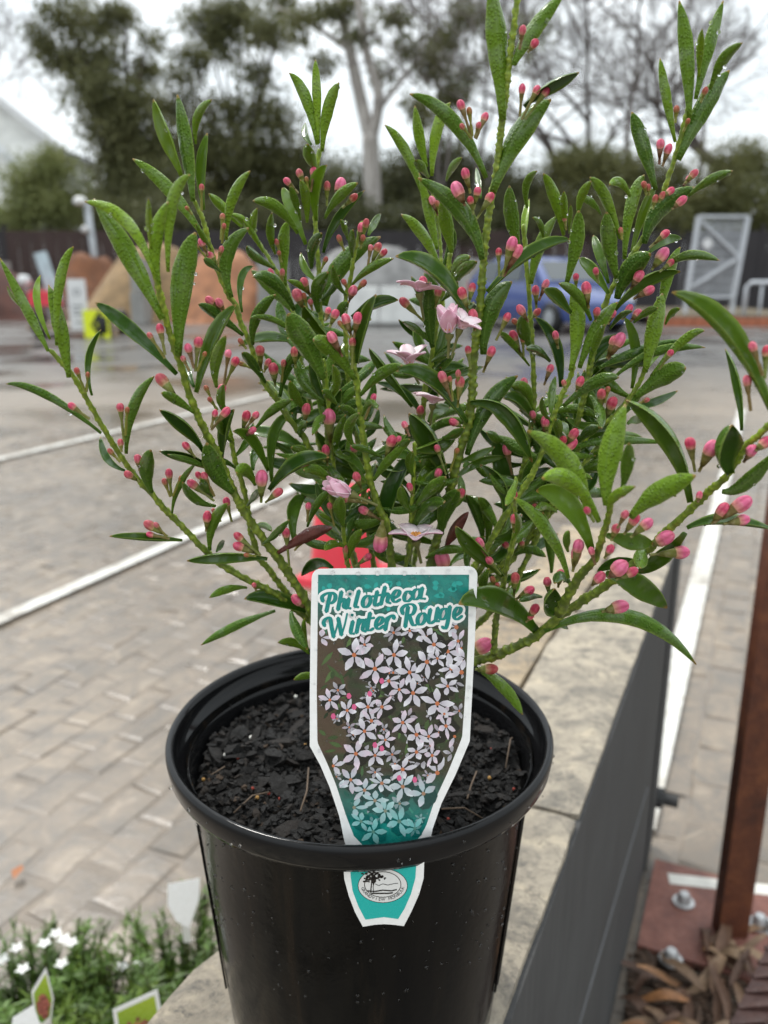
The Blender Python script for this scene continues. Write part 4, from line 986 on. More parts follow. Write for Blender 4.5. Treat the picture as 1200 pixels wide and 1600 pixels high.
for nm, (rpx, Ya, Yb, trunk, s) in STEMS.items():
    rpx *= .84
    pp = [tuple(map(float, q.split(','))) for q in s.split()]
    ln = [0]
    for a, c in zip(pp, pp[1:]): ln.append(ln[-1] + math.dist(a, c))
    info = [(x, y, Ya + (Yb - Ya) * (l / ln[-1]) ** 1.15) for (x, y), l in zip(pp, ln)]
    stem_info[nm] = info
    ctrl = [(x, y, Y) for x, y, Y in info]
    if trunk:
        g = rst.uniform(-14, 14); ctrl = [(566 + g * .5, 1228, .424), (572 + g, 1160, .424 + .2 * (ctrl[0][2] - .424))] + ctrl
    sp_ = spline(ctrl, 4)
    # resample about every 3 px
    dense = []
    for a, c in zip(sp_, sp_[1:]):
        k = max(1, int(math.dist(a[:2], c[:2]) / 2.6))
        for i in range(k): dense.append(tuple(p + (q - p) * i / k for p, q in zip(a, c)))
    dense.append(sp_[-1])
    n = len(dense); pts = [P(*q) for q in dense]
    rad = [rpx * K(*dense[i]) * (1.12 - .5 * (i / n)) for i in range(n)]
    rad[-1] *= .4
    ns = 11; wv = {}
    b = MB()
    bmp = [[1.0] * ns for _ in range(n)]; wart = [[0.0] * ns for _ in range(n)]
    for i in range(n):
        for j in range(ns):
            if rst.random() < .17 and i > 0 and bmp[i - 1][j] < 1.1 and bmp[i][j - 1] < 1.1:
                bmp[i][j] = rst.uniform(1.6, 2.0); wart[i][j] = rst.uniform(.7, 1.0)
            else: bmp[i][j] = rst.uniform(.86, .95)
    def blur(a): return [[.46 * a[i][j] + .135 * (a[i][j - 1] + a[i][(j + 1) % ns] + a[max(0, i - 1)][j] + a[min(n - 1, i + 1)][j]) for j in range(ns)] for i in range(n)]
    bmp = blur(bmp); wart = blur(wart)
    b.tube(pts, rad, n=ns, bump=lambda i, j: bmp[i][j])
    b.at = {'wart': [min(1, wart[i][j] * 1.9) for i in range(n) for j in range(ns)], 'yg': [min(1, (i / n) ** 1.5 * 1.1) for i in range(n) for j in range(ns)]}
    so = b.build('stem', M_STEM, shrub, smooth=True, origin=None)
    so.data.transform(Matrix.Translation(-SC))
    def depth_at(x, y):
        best = None
        for (x0, y0, Y0), (x1, y1, Y1) in zip(info, info[1:]):
            dx, dy = x1 - x0, y1 - y0; t = max(0, min(1, ((x - x0) * dx + (y - y0) * dy) / max(1e-6, dx * dx + dy * dy)))
            d = math.hypot(x - x0 - dx * t, y - y0 - dy * t)
            if best is None or d < best[0]: best = (d, Y0 + (Y1 - Y0) * t)
        return best[1]
    for row in LEAVES.get(nm, '').replace('\n', ';').split(';'):
        row = row.split()
        if not row: continue
        (x0, y0), (xm, ym), (x2, y2) = [tuple(map(float, q.split(','))) for q in row[:3]]
        w = float(row[3]); fl = row[4] if len(row) > 4 else ''
        Y0 = depth_at(x0, y0); L = math.dist((x0, y0), (xm, ym)) + math.dist((xm, ym), (x2, y2)); L0 = 125 * .37 / Y0
        comp = min(.020, math.sqrt(max(0, L0 * L0 - L * L)) * K(x0, y0, Y0) * .75)
        dY = (comp if 'a' in fl else -comp) + rl.uniform(-.003, .003)
        if 't' in fl: dY = -.046
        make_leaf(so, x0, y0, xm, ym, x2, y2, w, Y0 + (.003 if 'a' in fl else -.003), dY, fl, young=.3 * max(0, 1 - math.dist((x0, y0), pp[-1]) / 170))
    for q in BUDS.get(nm, '').split():
        x, y, w, bx, by = map(float, q.split(','))
        make_bud(so, x, y, w, bx, by, depth_at(bx, by) - .007)
    for (x, y, Rp, ax, op, bx, by, spn) in FLOWERS.get(nm, []):
        make_flower(so, x, y, Rp, depth_at(bx, by) - .016, ax, op, bx, by, spin=spn)

# the crowded inner foliage
rf_ = random.Random(77); stem_obj = [o for o in shrub.children]
inner = []
for nm, lo, hi, k in (('S7', 560, 830, 10), ('S8', 540, 830, 10), ('S9', 480, 800, 8), ('S10', 480, 820, 9), ('S11', 560, 860, 9), ('S12', 600, 860, 10), ('S20', 700, 880, 8), ('S22', 600, 860, 12), ('S23', 690, 900, 12), ('S14', 560, 850, 10), ('S16', 620, 880, 10), ('S13', 700, 900, 8), ('S21', 780, 900, 6), ('S6', 660, 860, 7), ('S1', 700, 880, 5), ('S2', 700, 880, 5)):
    seg = stem_info[nm]
    for _ in range(int(k * 1.7)):
        for _t in range(40):
            i = rf_.randrange(len(seg) - 1); t = rf_.random(); x, y, Y = [p + (q - p) * t for p, q in zip(seg[i], seg[i + 1])]
            if lo < y < hi and 360 < x < 1000: break
        else: continue
        inner.append((x, y, Y, stem_obj[list(STEMS).index(nm)]))
rf_.shuffle(inner)
for x, y, Y, so in inner:
    a = R(rf_.choice((-1, 1)) * rf_.uniform(15, 95)); L = rf_.uniform(55, 95); dx, dy = math.sin(a), -math.cos(a); bw = rf_.uniform(-.22, .22)
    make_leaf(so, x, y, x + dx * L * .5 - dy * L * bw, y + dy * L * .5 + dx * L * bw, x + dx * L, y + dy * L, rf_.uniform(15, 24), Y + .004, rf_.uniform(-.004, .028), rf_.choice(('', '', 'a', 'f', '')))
link('inner_foliage', sink.mesh('inner_foliage', True), M_LEAF, shrub, 'stuff')

# rain drops: on the leaves, the tag and the pot
def drop_mesh(lst, nm, parent, org, M_):
    b = MB()
    for c, r in lst:
        b.lathe([(.05 * r, -r), (.7 * r, -.72 * r), (r, 0), (.72 * r, .7 * r), (.05 * r, r)], c=c - org, n=7)
    return b.build(nm, M_, parent, smooth=True, kind='stuff')
drop_mesh(drops, 'rain_drops', shrub, SC, M_WATER)
td = []
for _ in range(190):
    x, y = rl.uniform(488, 740), rl.uniform(890, 1310)
    if lerp_y(inn_l, y) - 8 < x < lerp_y(inn_r, y) + 8: td.append((TP(x, y, .0004), rl.choice((.0003, .0004, .0005, .0008))))
for x, y in ((604, 893), (632, 896), (590, 896), (660, 893), (700, 893), (560, 897), (520, 895)): td.append((TP(x, y, .0004), .0011))
o = drop_mesh(td, 'rain_drops', ptag, Vector(ptag.location), M_WATER)
pd = []
for _ in range(260):
    a = R(rl.uniform(180, 360)); z = rl.uniform(.74, .846)
    r = .1098 if z > .838 else .0982 - (.838 - z) * .088
    pd.append((POT + Vector((math.cos(a) * r, math.sin(a) * r, z)), rl.choice((.0004, .0005, .0007, .001))))
drop_mesh(pd, 'rain_drops', pot, Vector(pot.location), M_WATER)
# ================================================================== right foreground: rusty post, base plate, litter
def m_rust(name, a, b_, c):
    m = N(name); v = m.tc('Object'); f = m.noise(v, 26, 8, .65); g = m.noise(v, 140, 5)
    m.set(m.ramp(f, (.3, a), (.5, b_), (.72, c)), m.ramp(g, (.3, .45), (.7, .75)), .45); m.bump(g, .4, .004); return m.mat
M_RUST = m_rust('rusty_steel', (.05, .015, .008), (.10, .029, .012), (.17, .056, .020))
M_ZINC = plain('zinc', (.50, .50, .50), .5, metal=.6, scale=40)
pb = G(1137, 1478)
post = empty('steel_post', pb); tag(post, 'tall rusty steel post with a bolted base plate, right of the stone wall', 'post')
b = MB(); b.box((.004, 0, 1.25), (.05, .012, 2.48)); b.box((-.016, .016, 1.25), (.008, .02, 2.48)); b.build('upright', M_RUST, post)
b = MB(); b.box((.015, .03, .014), (.28, .235, .014), rz=-DIRA); b.build('base_plate', m_rust('plate_rust', (.12, .045, .035), (.19, .075, .055), (.26, .11, .08)), post)
for x, y in ((1068, 1410), (1048, 1500), (1186, 1445), (1205, 1452)):
    q = G(x, y, .022) - pb; b = MB(); b.lathe([(0, .020), (.008, .0195), (.012, .012), (.012, .003), (.019, .003), (.019, 0), (0, 0)], n=16, c=q); auto_smooth(b.build('bolt', M_ZINC, post, smooth=True), 50)
b = MB(); c0 = G(1150, 1418, 0.0); b.box(c0 + Vector((.06, .02, .012)), (.34, .028, .02), rz=-DIRA + .25)
tag(b.build('concrete_strip', plain('pale_concrete', (.62, .60, .55), .8, scale=20)), 'pale concrete strip behind the rusty base plate', 'concrete strip')
M_RUST2 = m_rust('dark_rust', (.02, .009, .008), (.045, .018, .014), (.07, .03, .022))
bar0, bar1 = P(1160, 1625, .66), P(1228, 1470, .80)
bar = MB(); dvec = (bar1 - bar0); bar0b = bar0 - dvec * 2.0; bar0b.z = max(.0, bar0b.z)
b = MB(); b.bar(bar0 - dvec * .9, bar1 + dvec * .4, .028, .012)
ba = empty('reinforcing_bar', bar0); tag(ba, 'dark rusty notched bar at the bottom right corner', 'steel bar')
o = b.build('bar', M_RUST2, ba); o.matrix_parent_inverse = Matrix.Translation(-bar0)
for i in range(12):
    q = bar0 - dvec * .5 + dvec * (i * .15); b = MB(); b.bar(q - Vector((.017, 0, 0)), q + Vector((.017, 0, .004)), .006, .017)
    o = b.build('rib', M_RUST2, ba); o.matrix_parent_inverse = Matrix.Translation(-bar0)

def m_dry(): 
    m = N('dry_leaf'); r = m.rnd(); f = m.noise(m.tc('Object'), 40, 5)
    col = m.ramp(r, (0, (.07, .035, .022)), (.4, (.16, .085, .05)), (.75, (.33, .22, .13)), (1, (.40, .17, .06)))
    m.set(m.mix(m.ramp(f, (.4, .5), (.65, 0)), col, (.06, .03, .018)), .6, .4); return m.mat
M_DRY = m_dry(); rd = random.Random(9)
def dry_leaf(L, w, curl):
    b = MB(); n = 8
    for i in range(n):
        t = i / (n - 1); hw = w / 2 * math.sin(math.pi * (.06 + .9 * t)) ** .8; x = (t - .5) * L; y = curl * L * (t - .5) ** 2 * 1.6; z = .012 * math.sin(t * 5 + curl * 20)
        for u in (-1, 0, 1): b.v.append((x, y + u * hw, z + abs(u) * hw * .5))
    for i in range(n - 1):
        for j in range(2): b.f.append((i * 3 + j, i * 3 + j + 1, i * 3 + j + 4, i * 3 + j + 3)); b.m.append(0)
    me = b.mesh('fallen_leaf', True); me.materials.append(M_DRY); return me
DL = [dry_leaf(rd.uniform(.07, .13), rd.uniform(.016, .03), rd.uniform(-.45, .45)) for _ in range(6)]
for i in range(46):
    x, y = rd.uniform(1000, 1215), rd.uniform(1495, 1650)
    if i < 10: x, y = rd.uniform(1095, 1180), rd.uniform(1440, 1510)
    o = bpy.data.objects.new('dry_leaf', DL[i % 6]); COL.objects.link(o); o.location = G(x, y, .02 + rd.uniform(0, .03)); o.rotation_euler = (rd.gauss(0, .16), rd.gauss(0, .14), rd.uniform(0, 6.28)); o.scale = [rd.uniform(.7, 1.0)] * 3
    tag(o, 'dry brown gum leaf lying in the litter by the rusty base plate', 'leaf', 'dry leaves beside the post')
b = MB()
for _ in range(900):
    q = G(rd.uniform(985, 1260), rd.uniform(1490, 1720), .014); s = rd.uniform(.004, .014)
    b.box(q, (s * rd.uniform(.6, 2.5), s, s * .5), M=Matrix.Rotation(rd.uniform(0, 6), 3, 'Z') @ Matrix.Rotation(rd.gauss(0, .5), 3, 'X'))
tag(b.build('bark_litter', plain('litter', (.07, .042, .027), .9, var=.6, scale=60), kind='stuff'), 'dark bark and soil litter around the rusty base plate', 'litter')

# red plastic cone base behind the shrub
c0 = G(540, 905, 0.0)
b = MB(); s = 1.0
cone = empty('traffic_cone', c0); tag(cone, 'red plastic cone stump on the paving behind the shrub', 'cone')
M_REDP = plain('red_plastic', (.72, .035, .06), .35, var=.08)
b.lathe([(.135, .03), (.13, .05), (.105, .33), (.10, .345), (.085, .352), (.0, .352)], n=40); auto_smooth(b.build('cone_body', M_REDP, cone, smooth=True), 40)
b = MB(); b.box((0, 0, .018), (.29, .29, .03), rz=-DIRA, taper=.95); b.build('base', M_REDP, cone)

# ================================================================== left foreground: small nursery plants with tags
M_NEEDLE = []
for nm, c in (('needle_green', (.06, .115, .014)), ('needle_lime', (.11, .175, .018))):
    m = N(nm); f = m.noise(m.pos(), 18, 4); m.set(m.ramp(f, (.3, [q * .6 for q in c]), (.7, [q * 1.45 for q in c])), .5, .4); M_NEEDLE.append(m.mat)
M_SPOT = plain('white_petal', (.80, .80, .76), .5)
rn = random.Random(31)
def nursery(px, py, zt, rad, hgt, nsh, label, nwhite, mat, seed, grp=None):
    rr = random.Random(seed); c = G(px, py, zt); base = Vector((c.x, c.y, 0))
    e = empty('nursery_plant', base); tag(e, label, 'plant')
    pr = rad * .62
    b = MB(); b.lathe([(0, .005), (pr * .78, .005), (pr * .98, .118), (pr * 1.06, .12), (pr * 1.06, .135), (pr * .95, .136), (pr * .9, .115), (0, .115)], n=28); auto_smooth(b.build('pot', M_POT, e, smooth=True), 40)
    b = MB(); lb = MB()
    for i in range(nsh):
        a = rr.uniform(0, 6.283); r0 = pr * .7 * math.sqrt(rr.random()); p0 = Vector((r0 * math.cos(a), r0 * math.sin(a), .11))
        d = Vector((math.cos(a) * rr.uniform(.1, .9), math.sin(a) * rr.uniform(.1, .9), 1.0)).normalized(); L = hgt * rr.uniform(.55, 1.05)
        pts = [p0 + d * L * t + Vector((0, 0, -.25 * L * t * t * abs(d.x))) for t in (0, .35, .7, 1)]
        b.tube(pts, [.0022, .0018, .0012, .0006], n=4)
        for k in range(64):
            t = rr.uniform(.25, 1.0); p = p0 + d * L * t + Vector((0, 0, -.25 * L * t * t * abs(d.x)))
            v = Vector((rr.gauss(0, 1), rr.gauss(0, 1), rr.gauss(.5, .6))).normalized(); ll = rr.uniform(.016, .032) * (1.15 - .5 * t)
            s = v.cross(d); s = (s.normalized() if s.length > .01 else Vector((1, 0, 0))) * .0012
            lb.add([p - s, p + s, p + v * ll * .6 + s * 1.2, p + v * ll, p + v * ll * .6 - s * 1.2], [(0, 1, 2, 3, 4)])
    b.build('stem', M_STALK, e); lb.build('foliage', mat, e, kind='stuff')
    for i in range(nwhite):
        a = rr.uniform(0, 6.28); r = rad * math.sqrt(rr.random()); q = Vector((r * math.cos(a) * .6, abs(r * math.sin(a)) * .5, .11 + hgt * rr.uniform(.72, 1.0))); b = MB()
        for j in range(5):
            w = j * 1.2566; ee = Vector((math.cos(w), math.sin(w), .25)); s = Vector((-math.sin(w), math.cos(w), 0)) * .003
            b.add([q, q + ee * .005 + s, q + ee * .010, q + ee * .005 - s], [(0, 1, 2, 3)])
        b.build('blossom', M_SPOT, e)
    return e, base
nursery(55, 1555, .20, .115, .155, 120, 'low feathery green plant with white blossom at the bottom left corner', 9, M_NEEDLE[0], 1)
nursery(175, 1560, .20, .09, .14, 95, 'low bright green plant between the picture tags at bottom left', 2, M_NEEDLE[1], 2)
nursery(285, 1490, .25, .072, .19, 75, 'small green nursery plant half hidden behind the black pot, left of it', 0, M_NEEDLE[0], 3)
def small_tag(px, outline, Y, label, tilt, pic=True):
    """a stick-in tag standing among the small plants"""
    cx = sum(p[0] for p in outline) / len(outline); cy = sum(p[1] for p in outline) / len(outline)
    pl = Plane(P(cx, min(p[1] for p in outline), Y + .012), P(cx, max(p[1] for p in outline), Y - .004), Vector((1, tilt, 0)))
    e = empty('plant_label', pl(cx, cy)); tag(e, label, 'plant tag')
    keep(card(pl, outline, .0006, 'card', e), e)
    bot = max(outline, key=lambda p: p[1]); q = pl(cx, cy + 20); b = MB(); b.bar(q + Vector((0, .004, 0)), Vector((q.x, q.y + .01, q.z - .05)), .010, .0008); keep(b.build('stake', M_CARD, e), e)
    if pic:
        c = ColPrint(pl); sh = lambda f: [(cx + (x - cx) * f, cy + (y - cy) * f) for x, y in outline]
        inn = sh(.84); ys_ = [p[1] for p in inn]
        c.poly(inn, [mixc(srgb(170, 190, 60), srgb(90, 140, 40), (p[1] - min(ys_)) / (max(ys_) - min(ys_))) for p in inn], .0001)
        for i in range(46):
            a, r = rn.uniform(0, 6.28), rn.random() ** .5; x, y = cx + pic[0] * r * math.cos(a), cy + pic[2] + pic[1] * r * math.sin(a)
            c.poly([(x + 4 * math.cos(k), y + 4 * math.sin(k)) for k in range(6)], mixc(srgb(120, 66, 58), srgb(190, 110, 96), rn.random()), .0002 + i * .000002)
        keep(c.build('printed_picture', e), e)
small_tag(0, [(72, 1512), (84, 1560), (80, 1592), (66, 1604), (56, 1600), (49, 1550)], .70, 'narrow picture tag with white edge, leaning among the plants at far left', .5, (8, 18, 3))
small_tag(0, [(176, 1578), (246, 1546), (254, 1590), (250, 1640), (196, 1650), (182, 1620)], .72, 'square green picture tag with white edge at the foot of the rough stone', .15, (22, 26, 12))
small_tag(0, [(20, 1590), (52, 1570), (62, 1600), (60, 1660), (10, 1660)], .66, 'plain grey tag back in the bottom left corner', -.2, None)
small_tag(0, [(262, 1382), (312, 1372), (311, 1405), (296, 1450), (276, 1440), (262, 1415)], .86, 'blank white tag standing behind the small plant left of the pot', .1, None)

# ================================================================== the yard behind
def bgx(x, Y): return (x - 600) / FPX * Y / 1.042
M_CONC = plain('concrete_block', (.27, .265, .25), .85, scale=2.5, bump=.3)
def heap(name, px0, px1, Yc, h, col, label, cat, seed, skew=0.0, sc=1.0):
    x0, x1 = bgx(px0, Yc), bgx(px1, Yc); w = (x1 - x0); n = 34; b = MB(); dp = 3.6
    for i in range(n + 1):
        for j in range(n + 1):
            u, v = i / n * 2 - 1, j / n * 2 - 1; r = math.hypot(u - skew * .3 * (1 - v * v), v)
            z = h * min(1, 1.5 * max(0, 1 - r)) ** .85 * (.86 + .14 * (1 - r)) + .16 * mnoise.noise(Vector((u * 2.3, v * 2.3, seed))) + .05 * mnoise.noise(Vector((u * 5, v * 5, seed))) + .04 * mnoise.noise(Vector((u * 14, v * 14, seed)))
            b.v.append((u * w / 2, v * dp / 2, max(-.02, z if r < 1 else -.02)))
    for i in range(n):
        for j in range(n): a = i * (n + 1) + j; b.f.append((a, a + n + 1, a + n + 2, a + 1)); b.m.append(0)
    m = plain(name + '_mat', col, .9, var=.35, scale=3.0, bump=.6)
    o = b.build(name, m, smooth=True); o.location = ((x0 + x1) / 2, Yc + .6, 0); tag(o, label, cat); return o
heap('mulch_heap', -420, 132, 22.0, 1.75, (.075, .030, .022), 'dark red bark mulch heap at the far left of the yard', 'heap', 1)
heap('bark_heap', 40, 215, 24.2, 1.65, (.16, .065, .03), 'orange brown bark heap behind the yellow chevron board', 'heap', 2)
heap('sand_heap', 100, 345, 21.7, 1.85, (.25, .165, .085), 'tan sand heap in the bay left of the orange heap', 'heap', 3, .2)
heap('soil_heap', 245, 455, 21.4, 1.7, (.33, .15, .078), 'orange soil heap in the bay beside the grey gravel', 'heap', 4, -.2)
heap('gravel_heap', 410, 740, 21.8, 1.8, (.21, .205, .20), 'grey gravel heap behind the middle of the shrub', 'heap', 5)
def bay_wall(px, label):
    x = bgx(px, 21.5); e = empty('bay_wall', (x, 21.6, 0)); tag(e, label, 'bay wall', 'concrete bay walls')
    for r_ in range(2):
        for k in range(4):
            b = MB(); b.box((0, -1.2 + k * 1.0 + (.0 if r_ == 0 else .15), .37 + r_ * .735), (.3, .98, .72), taper=.97); b.build('block', M_CONC, e)
for px, lb in ((238, 'concrete block bay wall between the sand and orange soil'), (424, 'concrete block bay wall between orange soil and grey gravel'), (-60, 'concrete block bay wall left of the dark mulch'), (735, 'concrete block bay wall right of the grey gravel')): bay_wall(px, lb)
e = empty('white_barrier', (bgx(622, 19.5), 19.5, 0)); tag(e, 'low white painted concrete barrier in front of the grey gravel', 'barrier')
M_WB = plain('white_block', (.66, .66, .64), .6, scale=3)
for k in (-1, 0, 1):
    b = MB(); b.box((k * .86, 0, .46), (.84, .7, .78), taper=.95); b.build('block', M_WB, e)
    b = MB(); b.box((k * .86, 0, .04), (.7, .6, .07)); b.build('foot', M_CONC, e)

# dark fence right across the back
def m_fence():
    m = N('dark_fence'); v = m.tc('Object', (1, 1, 1)); w = m.noise(m.tc('Object', (9, 1, .4)), 3, 4)
    m.set(m.ramp(w, (.3, (.022, .020, .022)), (.7, (.045, .040, .042))), .7, .3); return m.mat
M_FENCE = m_fence()
def m_fence2():
    m = N('brown_fence'); w = m.noise(m.tc('Object', (9, 1, .4)), 3, 4); m.set(m.ramp(w, (.3, (.035, .022, .020)), (.7, (.07, .045, .04))), .7, .3); return m.mat
fe = empty('yard_fence', (0, 27, 0)); tag(fe, 'long dark paling fence across the back of the yard', 'fence')
MF2 = m_fence2()
for k in range(-9, 10):
    x = k * 2.6; b = MB(); n = 13
    for i in range(n): b.box((x - 1.22 + i * .1995, 0 if i % 2 else .012, 1.22), (.19, .02, 2.4))
    b.build('panel', MF2 if k % 5 in (1, 2) else M_FENCE, fe)
    b = MB(); b.box((x - 1.32, .03, 1.3), (.1, .1, 2.6)); b.build('post', M_FENCE, fe)

# house at the left
hs = empty('house', (bgx(22, 44), 44, 0)); tag(hs, 'pale gabled house with a light metal roof behind the trees at left', 'house')
M_HW = plain('weatherboard', (.80, .80, .77), .7, scale=1.5); M_HR = plain('metal_roof', (.72, .74, .75), .4, scale=2); M_GL = plain('house_glass', (.05, .06, .07), .1)
b = MB(); b.box((0, 0, 3.4), (7.4, 7, 6.8)); b.add([(-3.7, -3.5, 6.8), (3.7, -3.5, 6.8), (.6, -3.5, 9.4)], [(0, 1, 2)]); b.build('wall', M_HW, hs)
for i in range(30):
    b = MB(); b.box((0, -3.52, .12 + i * .225), (7.42, .03, .21)); b.build('weatherboard', M_HW, hs)
b = MB(); b.add([(.6, -3.9, 9.55), (4.4, -3.9, 6.55), (4.4, 3.9, 6.55), (.6, 3.9, 9.55)], [(0, 1, 2, 3)]); b.add([(.6, -3.9, 9.4), (4.4, -3.9, 6.4), (4.4, 3.9, 6.4), (.6, 3.9, 9.4)], [(3, 2, 1, 0)]); b.add([(.6, -3.9, 9.55), (-4.4, -3.9, 6.55), (-4.4, 3.9, 6.55), (.6, 3.9, 9.55)], [(3, 2, 1, 0)]); b.add([(4.4, -3.9, 6.55), (4.4, -3.9, 6.4), (.6, -3.9, 9.4), (.6, -3.9, 9.55)], [(0, 1, 2, 3)])
rf = b.build('roof', M_HR, hs)
b = MB(); b.bar((.6, -3.95, 9.5), (4.45, -3.95, 6.48), .12, .3); b.bar((.6, -3.95, 9.5), (-4.45, -3.95, 6.48), .12, .3); b.build('barge_board', plain('white_trim', (.72, .72, .72), .5), rf)
b = MB(); b.add([(.4, -5.2, 4.6), (3.6, -5.2, 4.6), (2.0, -5.2, 6.5)], [(0, 1, 2)]); b.box((2.0, -4.4, 2.3), (3.0, 1.5, 4.6)); b.build('porch', M_HW, hs)
b = MB(); b.bar((2.0, -5.25, 6.6), (.2, -5.25, 4.5), .14, .3); b.bar((2.0, -5.25, 6.6), (3.8, -5.25, 4.5), .14, .3); b.build('porch_roof', M_HR, hs)
for x, z in ((1.4, 3.2), (2.7, 3.2)):
    b = MB(); b.box((x, -5.17, z), (.9, .05, 1.3)); w_ = b.build('window', M_GL, hs); b = MB()
    for dx, dz, sx, sz in ((-.48, 0, .08, 1.4), (.48, 0, .08, 1.4), (0, .68, 1.04, .08), (0, -.68, 1.04, .1)): b.box((x + dx, -5.2, z + dz), (sx, .06, sz))
    b.build('frame', plain('white_frame', (.7, .7, .7), .5), w_)

# lamp post / camera pole
lp = empty('lamp_post', (bgx(150, 25), 25, 0)); tag(lp, 'grey steel lamp post with a round fitting in front of the dark fence', 'lamp post')
M_POLE = plain('galvanised', (.36, .38, .40), .45, metal=.3)
b = MB(); b.tube([(0, 0, 0), (0, 0, 1.5), (-.1, 0, 3.05)], .10, n=12); b.build('pole', M_POLE, lp, smooth=True)
b = MB(); b.lathe([(0, -.14), (.18, -.10), (.2, 0), (.12, .1), (0, .12)], n=16, c=(-.26, -.05, 3.12)); b.build('lamp_head', plain('lamp_white', (.66, .66, .64), .4), lp, smooth=True)
b = MB(); b.lathe([(0, -.12), (.12, -.06), (.13, .03), (.05, .1), (0, .1)], n=14, c=(-.16, -.12, 2.35)); b.build('camera_dome', plain('dome', (.5, .5, .5), .3), lp, smooth=True)

# sign trailer with the chevron board
YT = 15.6
tr = empty('sign_trailer', (bgx(100, YT), YT, 0)); tag(tr, 'small yard trailer carrying a white sign board and a yellow chevron board', 'trailer')
def tx(px): return bgx(px, YT) - tr.location.x
def tz(py): return P(600, py, YT).z
M_YEL = plain('fluoro_yellow', (.72, .80, .02), .4, var=.06); M_BLK = plain('rubber', (.012, .012, .012), .7); M_SIGN = plain('sign_white', (.66, .66, .66), .4, var=.06)
b = MB(); b.box((tx(98), .5, tz(512)), (1.5, 1.1, .10)); b.box((tx(98), 1.0, tz(500)), (1.5, .06, .3)); b.build('deck', plain('trailer_steel', (.33, .25, .19), .6), tr)
for px, dy in ((52, 0), (52, 1.0), (157, 0), (157, 1.0)):
    b = MB(); Mx = Matrix.Rotation(math.pi / 2, 3, 'Y'); b.lathe([(.10, -.08), (.2, -.08), (.23, -.04), (.23, .04), (.2, .08), (.10, .08)], n=20, M=Mx, c=(tx(px), dy, .23)); w_ = b.build('wheel', M_BLK, tr, smooth=True)
    b = MB(); b.lathe([(0, -.06), (.12, -.05), (.12, .05), (0, .06)], n=16, M=Mx, c=(tx(px), dy, .23)); b.build('rim', M_POLE, w_)
b = MB(); b.box((tx(118), -.06, (tz(436) + tz(515)) / 2), (.33, .03, tz(436) - tz(515))); sb = b.build('sign_board', M_SIGN, tr)
b = MB()
xs = tx(118); yf = -.077
for (cx_, cz, w, h) in ((xs, tz(452), .11, .02), (xs, tz(460), .11, .02), (xs - .05, tz(456), .02, .11), (xs + .05, tz(456), .02, .11), (xs, tz(478), .2, .035), (xs - .03, tz(485), .14, .03), (xs, tz(491), .2, .03), (xs, tz(503), .16, .02)): b.box((cx_, yf, cz), (w, .004, h))
b.build('sign_print', plain('sign_grey', (.22, .23, .24), .5), sb)
b = MB(); b.box((tx(147), -.14, (tz(484) + tz(530)) / 2), (.46, .03, tz(484) - tz(530))); yb = b.build('chevron_board', M_YEL, tr)
b = MB(); zc = (tz(484) + tz(530)) / 2; hh = (tz(484) - tz(530)) / 2 * .92
b.add([(tx(147) + x, -.158, zc + z) for x, z in ((.05, hh), (-.10, 0), (.05, -hh), (.13, -hh), (-.02, 0), (.13, hh))], [(0, 1, 4, 5), (1, 2, 3, 4)]); b.build('chevron', M_BLK, yb)
b = MB(); b.bar((tx(76), .2, tz(470)), (tx(58), .2, tz(394)), .20, .12); b.build('tilted_arm', plain('pale_blue_paint', (.42, .50, .54), .4), tr)
b = MB(); b.box((tx(60), .15, tz(466)), (.44, .5, .26), taper=.9); b.build('red_box', plain('red_paint', (.62, .03, .05), .4), tr)
b = MB(); b.lathe([(0, -.1), (.1, -.07), (.12, 0), (.08, .09), (0, .1)], n=14, c=(tx(32), .1, tz(438))); b.build('work_lamp', M_SIGN, tr, smooth=True)
b = MB(); b.bar((tx(32), .1, tz(445)), (tx(52), .2, tz(500)), .04); b.bar((tx(60), .2, tz(478)), (tx(66), .3, tz(510)), .08); b.build('bracket', M_POLE, tr)

# blue hatchback
car = empty('parked_car', (bgx(856, 18.2), 18.2, 0), R(-64)); tag(car, 'blue hatchback car parked in the yard behind the shrub', 'car')
def m_paint():
    m = N('blue_paint'); m.set((.03, .06, .22), .3, .5, Coat_Weight=1.0, Coat_Roughness=.05); return m.mat
M_BLUE = m_paint(); M_CGL = N('car_glass').set((.03, .04, .045), .05, .8)
def loft(secs, name, mat, parent, n=None):
    b = MB(); k = len(secs[0])
    for s in secs: b.v += s
    for i in range(len(secs) - 1):
        for j in range(k - 1): b.f.append((i * k + j, i * k + j + 1, (i + 1) * k + j + 1, (i + 1) * k + j)); b.m.append(0)
    b.f.append(tuple(range(k))); b.m.append(0); b.f.append(tuple((len(secs) - 1) * k + j for j in range(k - 1, -1, -1))); b.m.append(0)
    o = b.build(name, mat, parent); auto_smooth(o, 32); return o
def hull(x, hw, zt): return [(x, -hw * .92, .22), (x, -hw, .36), (x, -hw, .62), (x, -hw * .95, zt - .05), (x, -hw * .84, zt), (x, hw * .84, zt), (x, hw * .95, zt - .05), (x, hw, .62), (x, hw, .36), (x, hw * .92, .22)]
loft([hull(-1.98, .66, .70), hull(-1.9, .76, .88), hull(-1.6, .84, .95), hull(-.8, .86, .95), hull(.3, .86, .93), hull(.9, .85, .92), hull(1.5, .82, .82), hull(1.85, .74, .70), hull(1.98, .62, .58)], 'body', M_BLUE, car)
def cab(x, hw, zt): return [(x, -.80, .90), (x, -hw, zt - .04), (x, -hw * .9, zt), (x, hw * .9, zt), (x, hw, zt - .04), (x, .80, .90)]
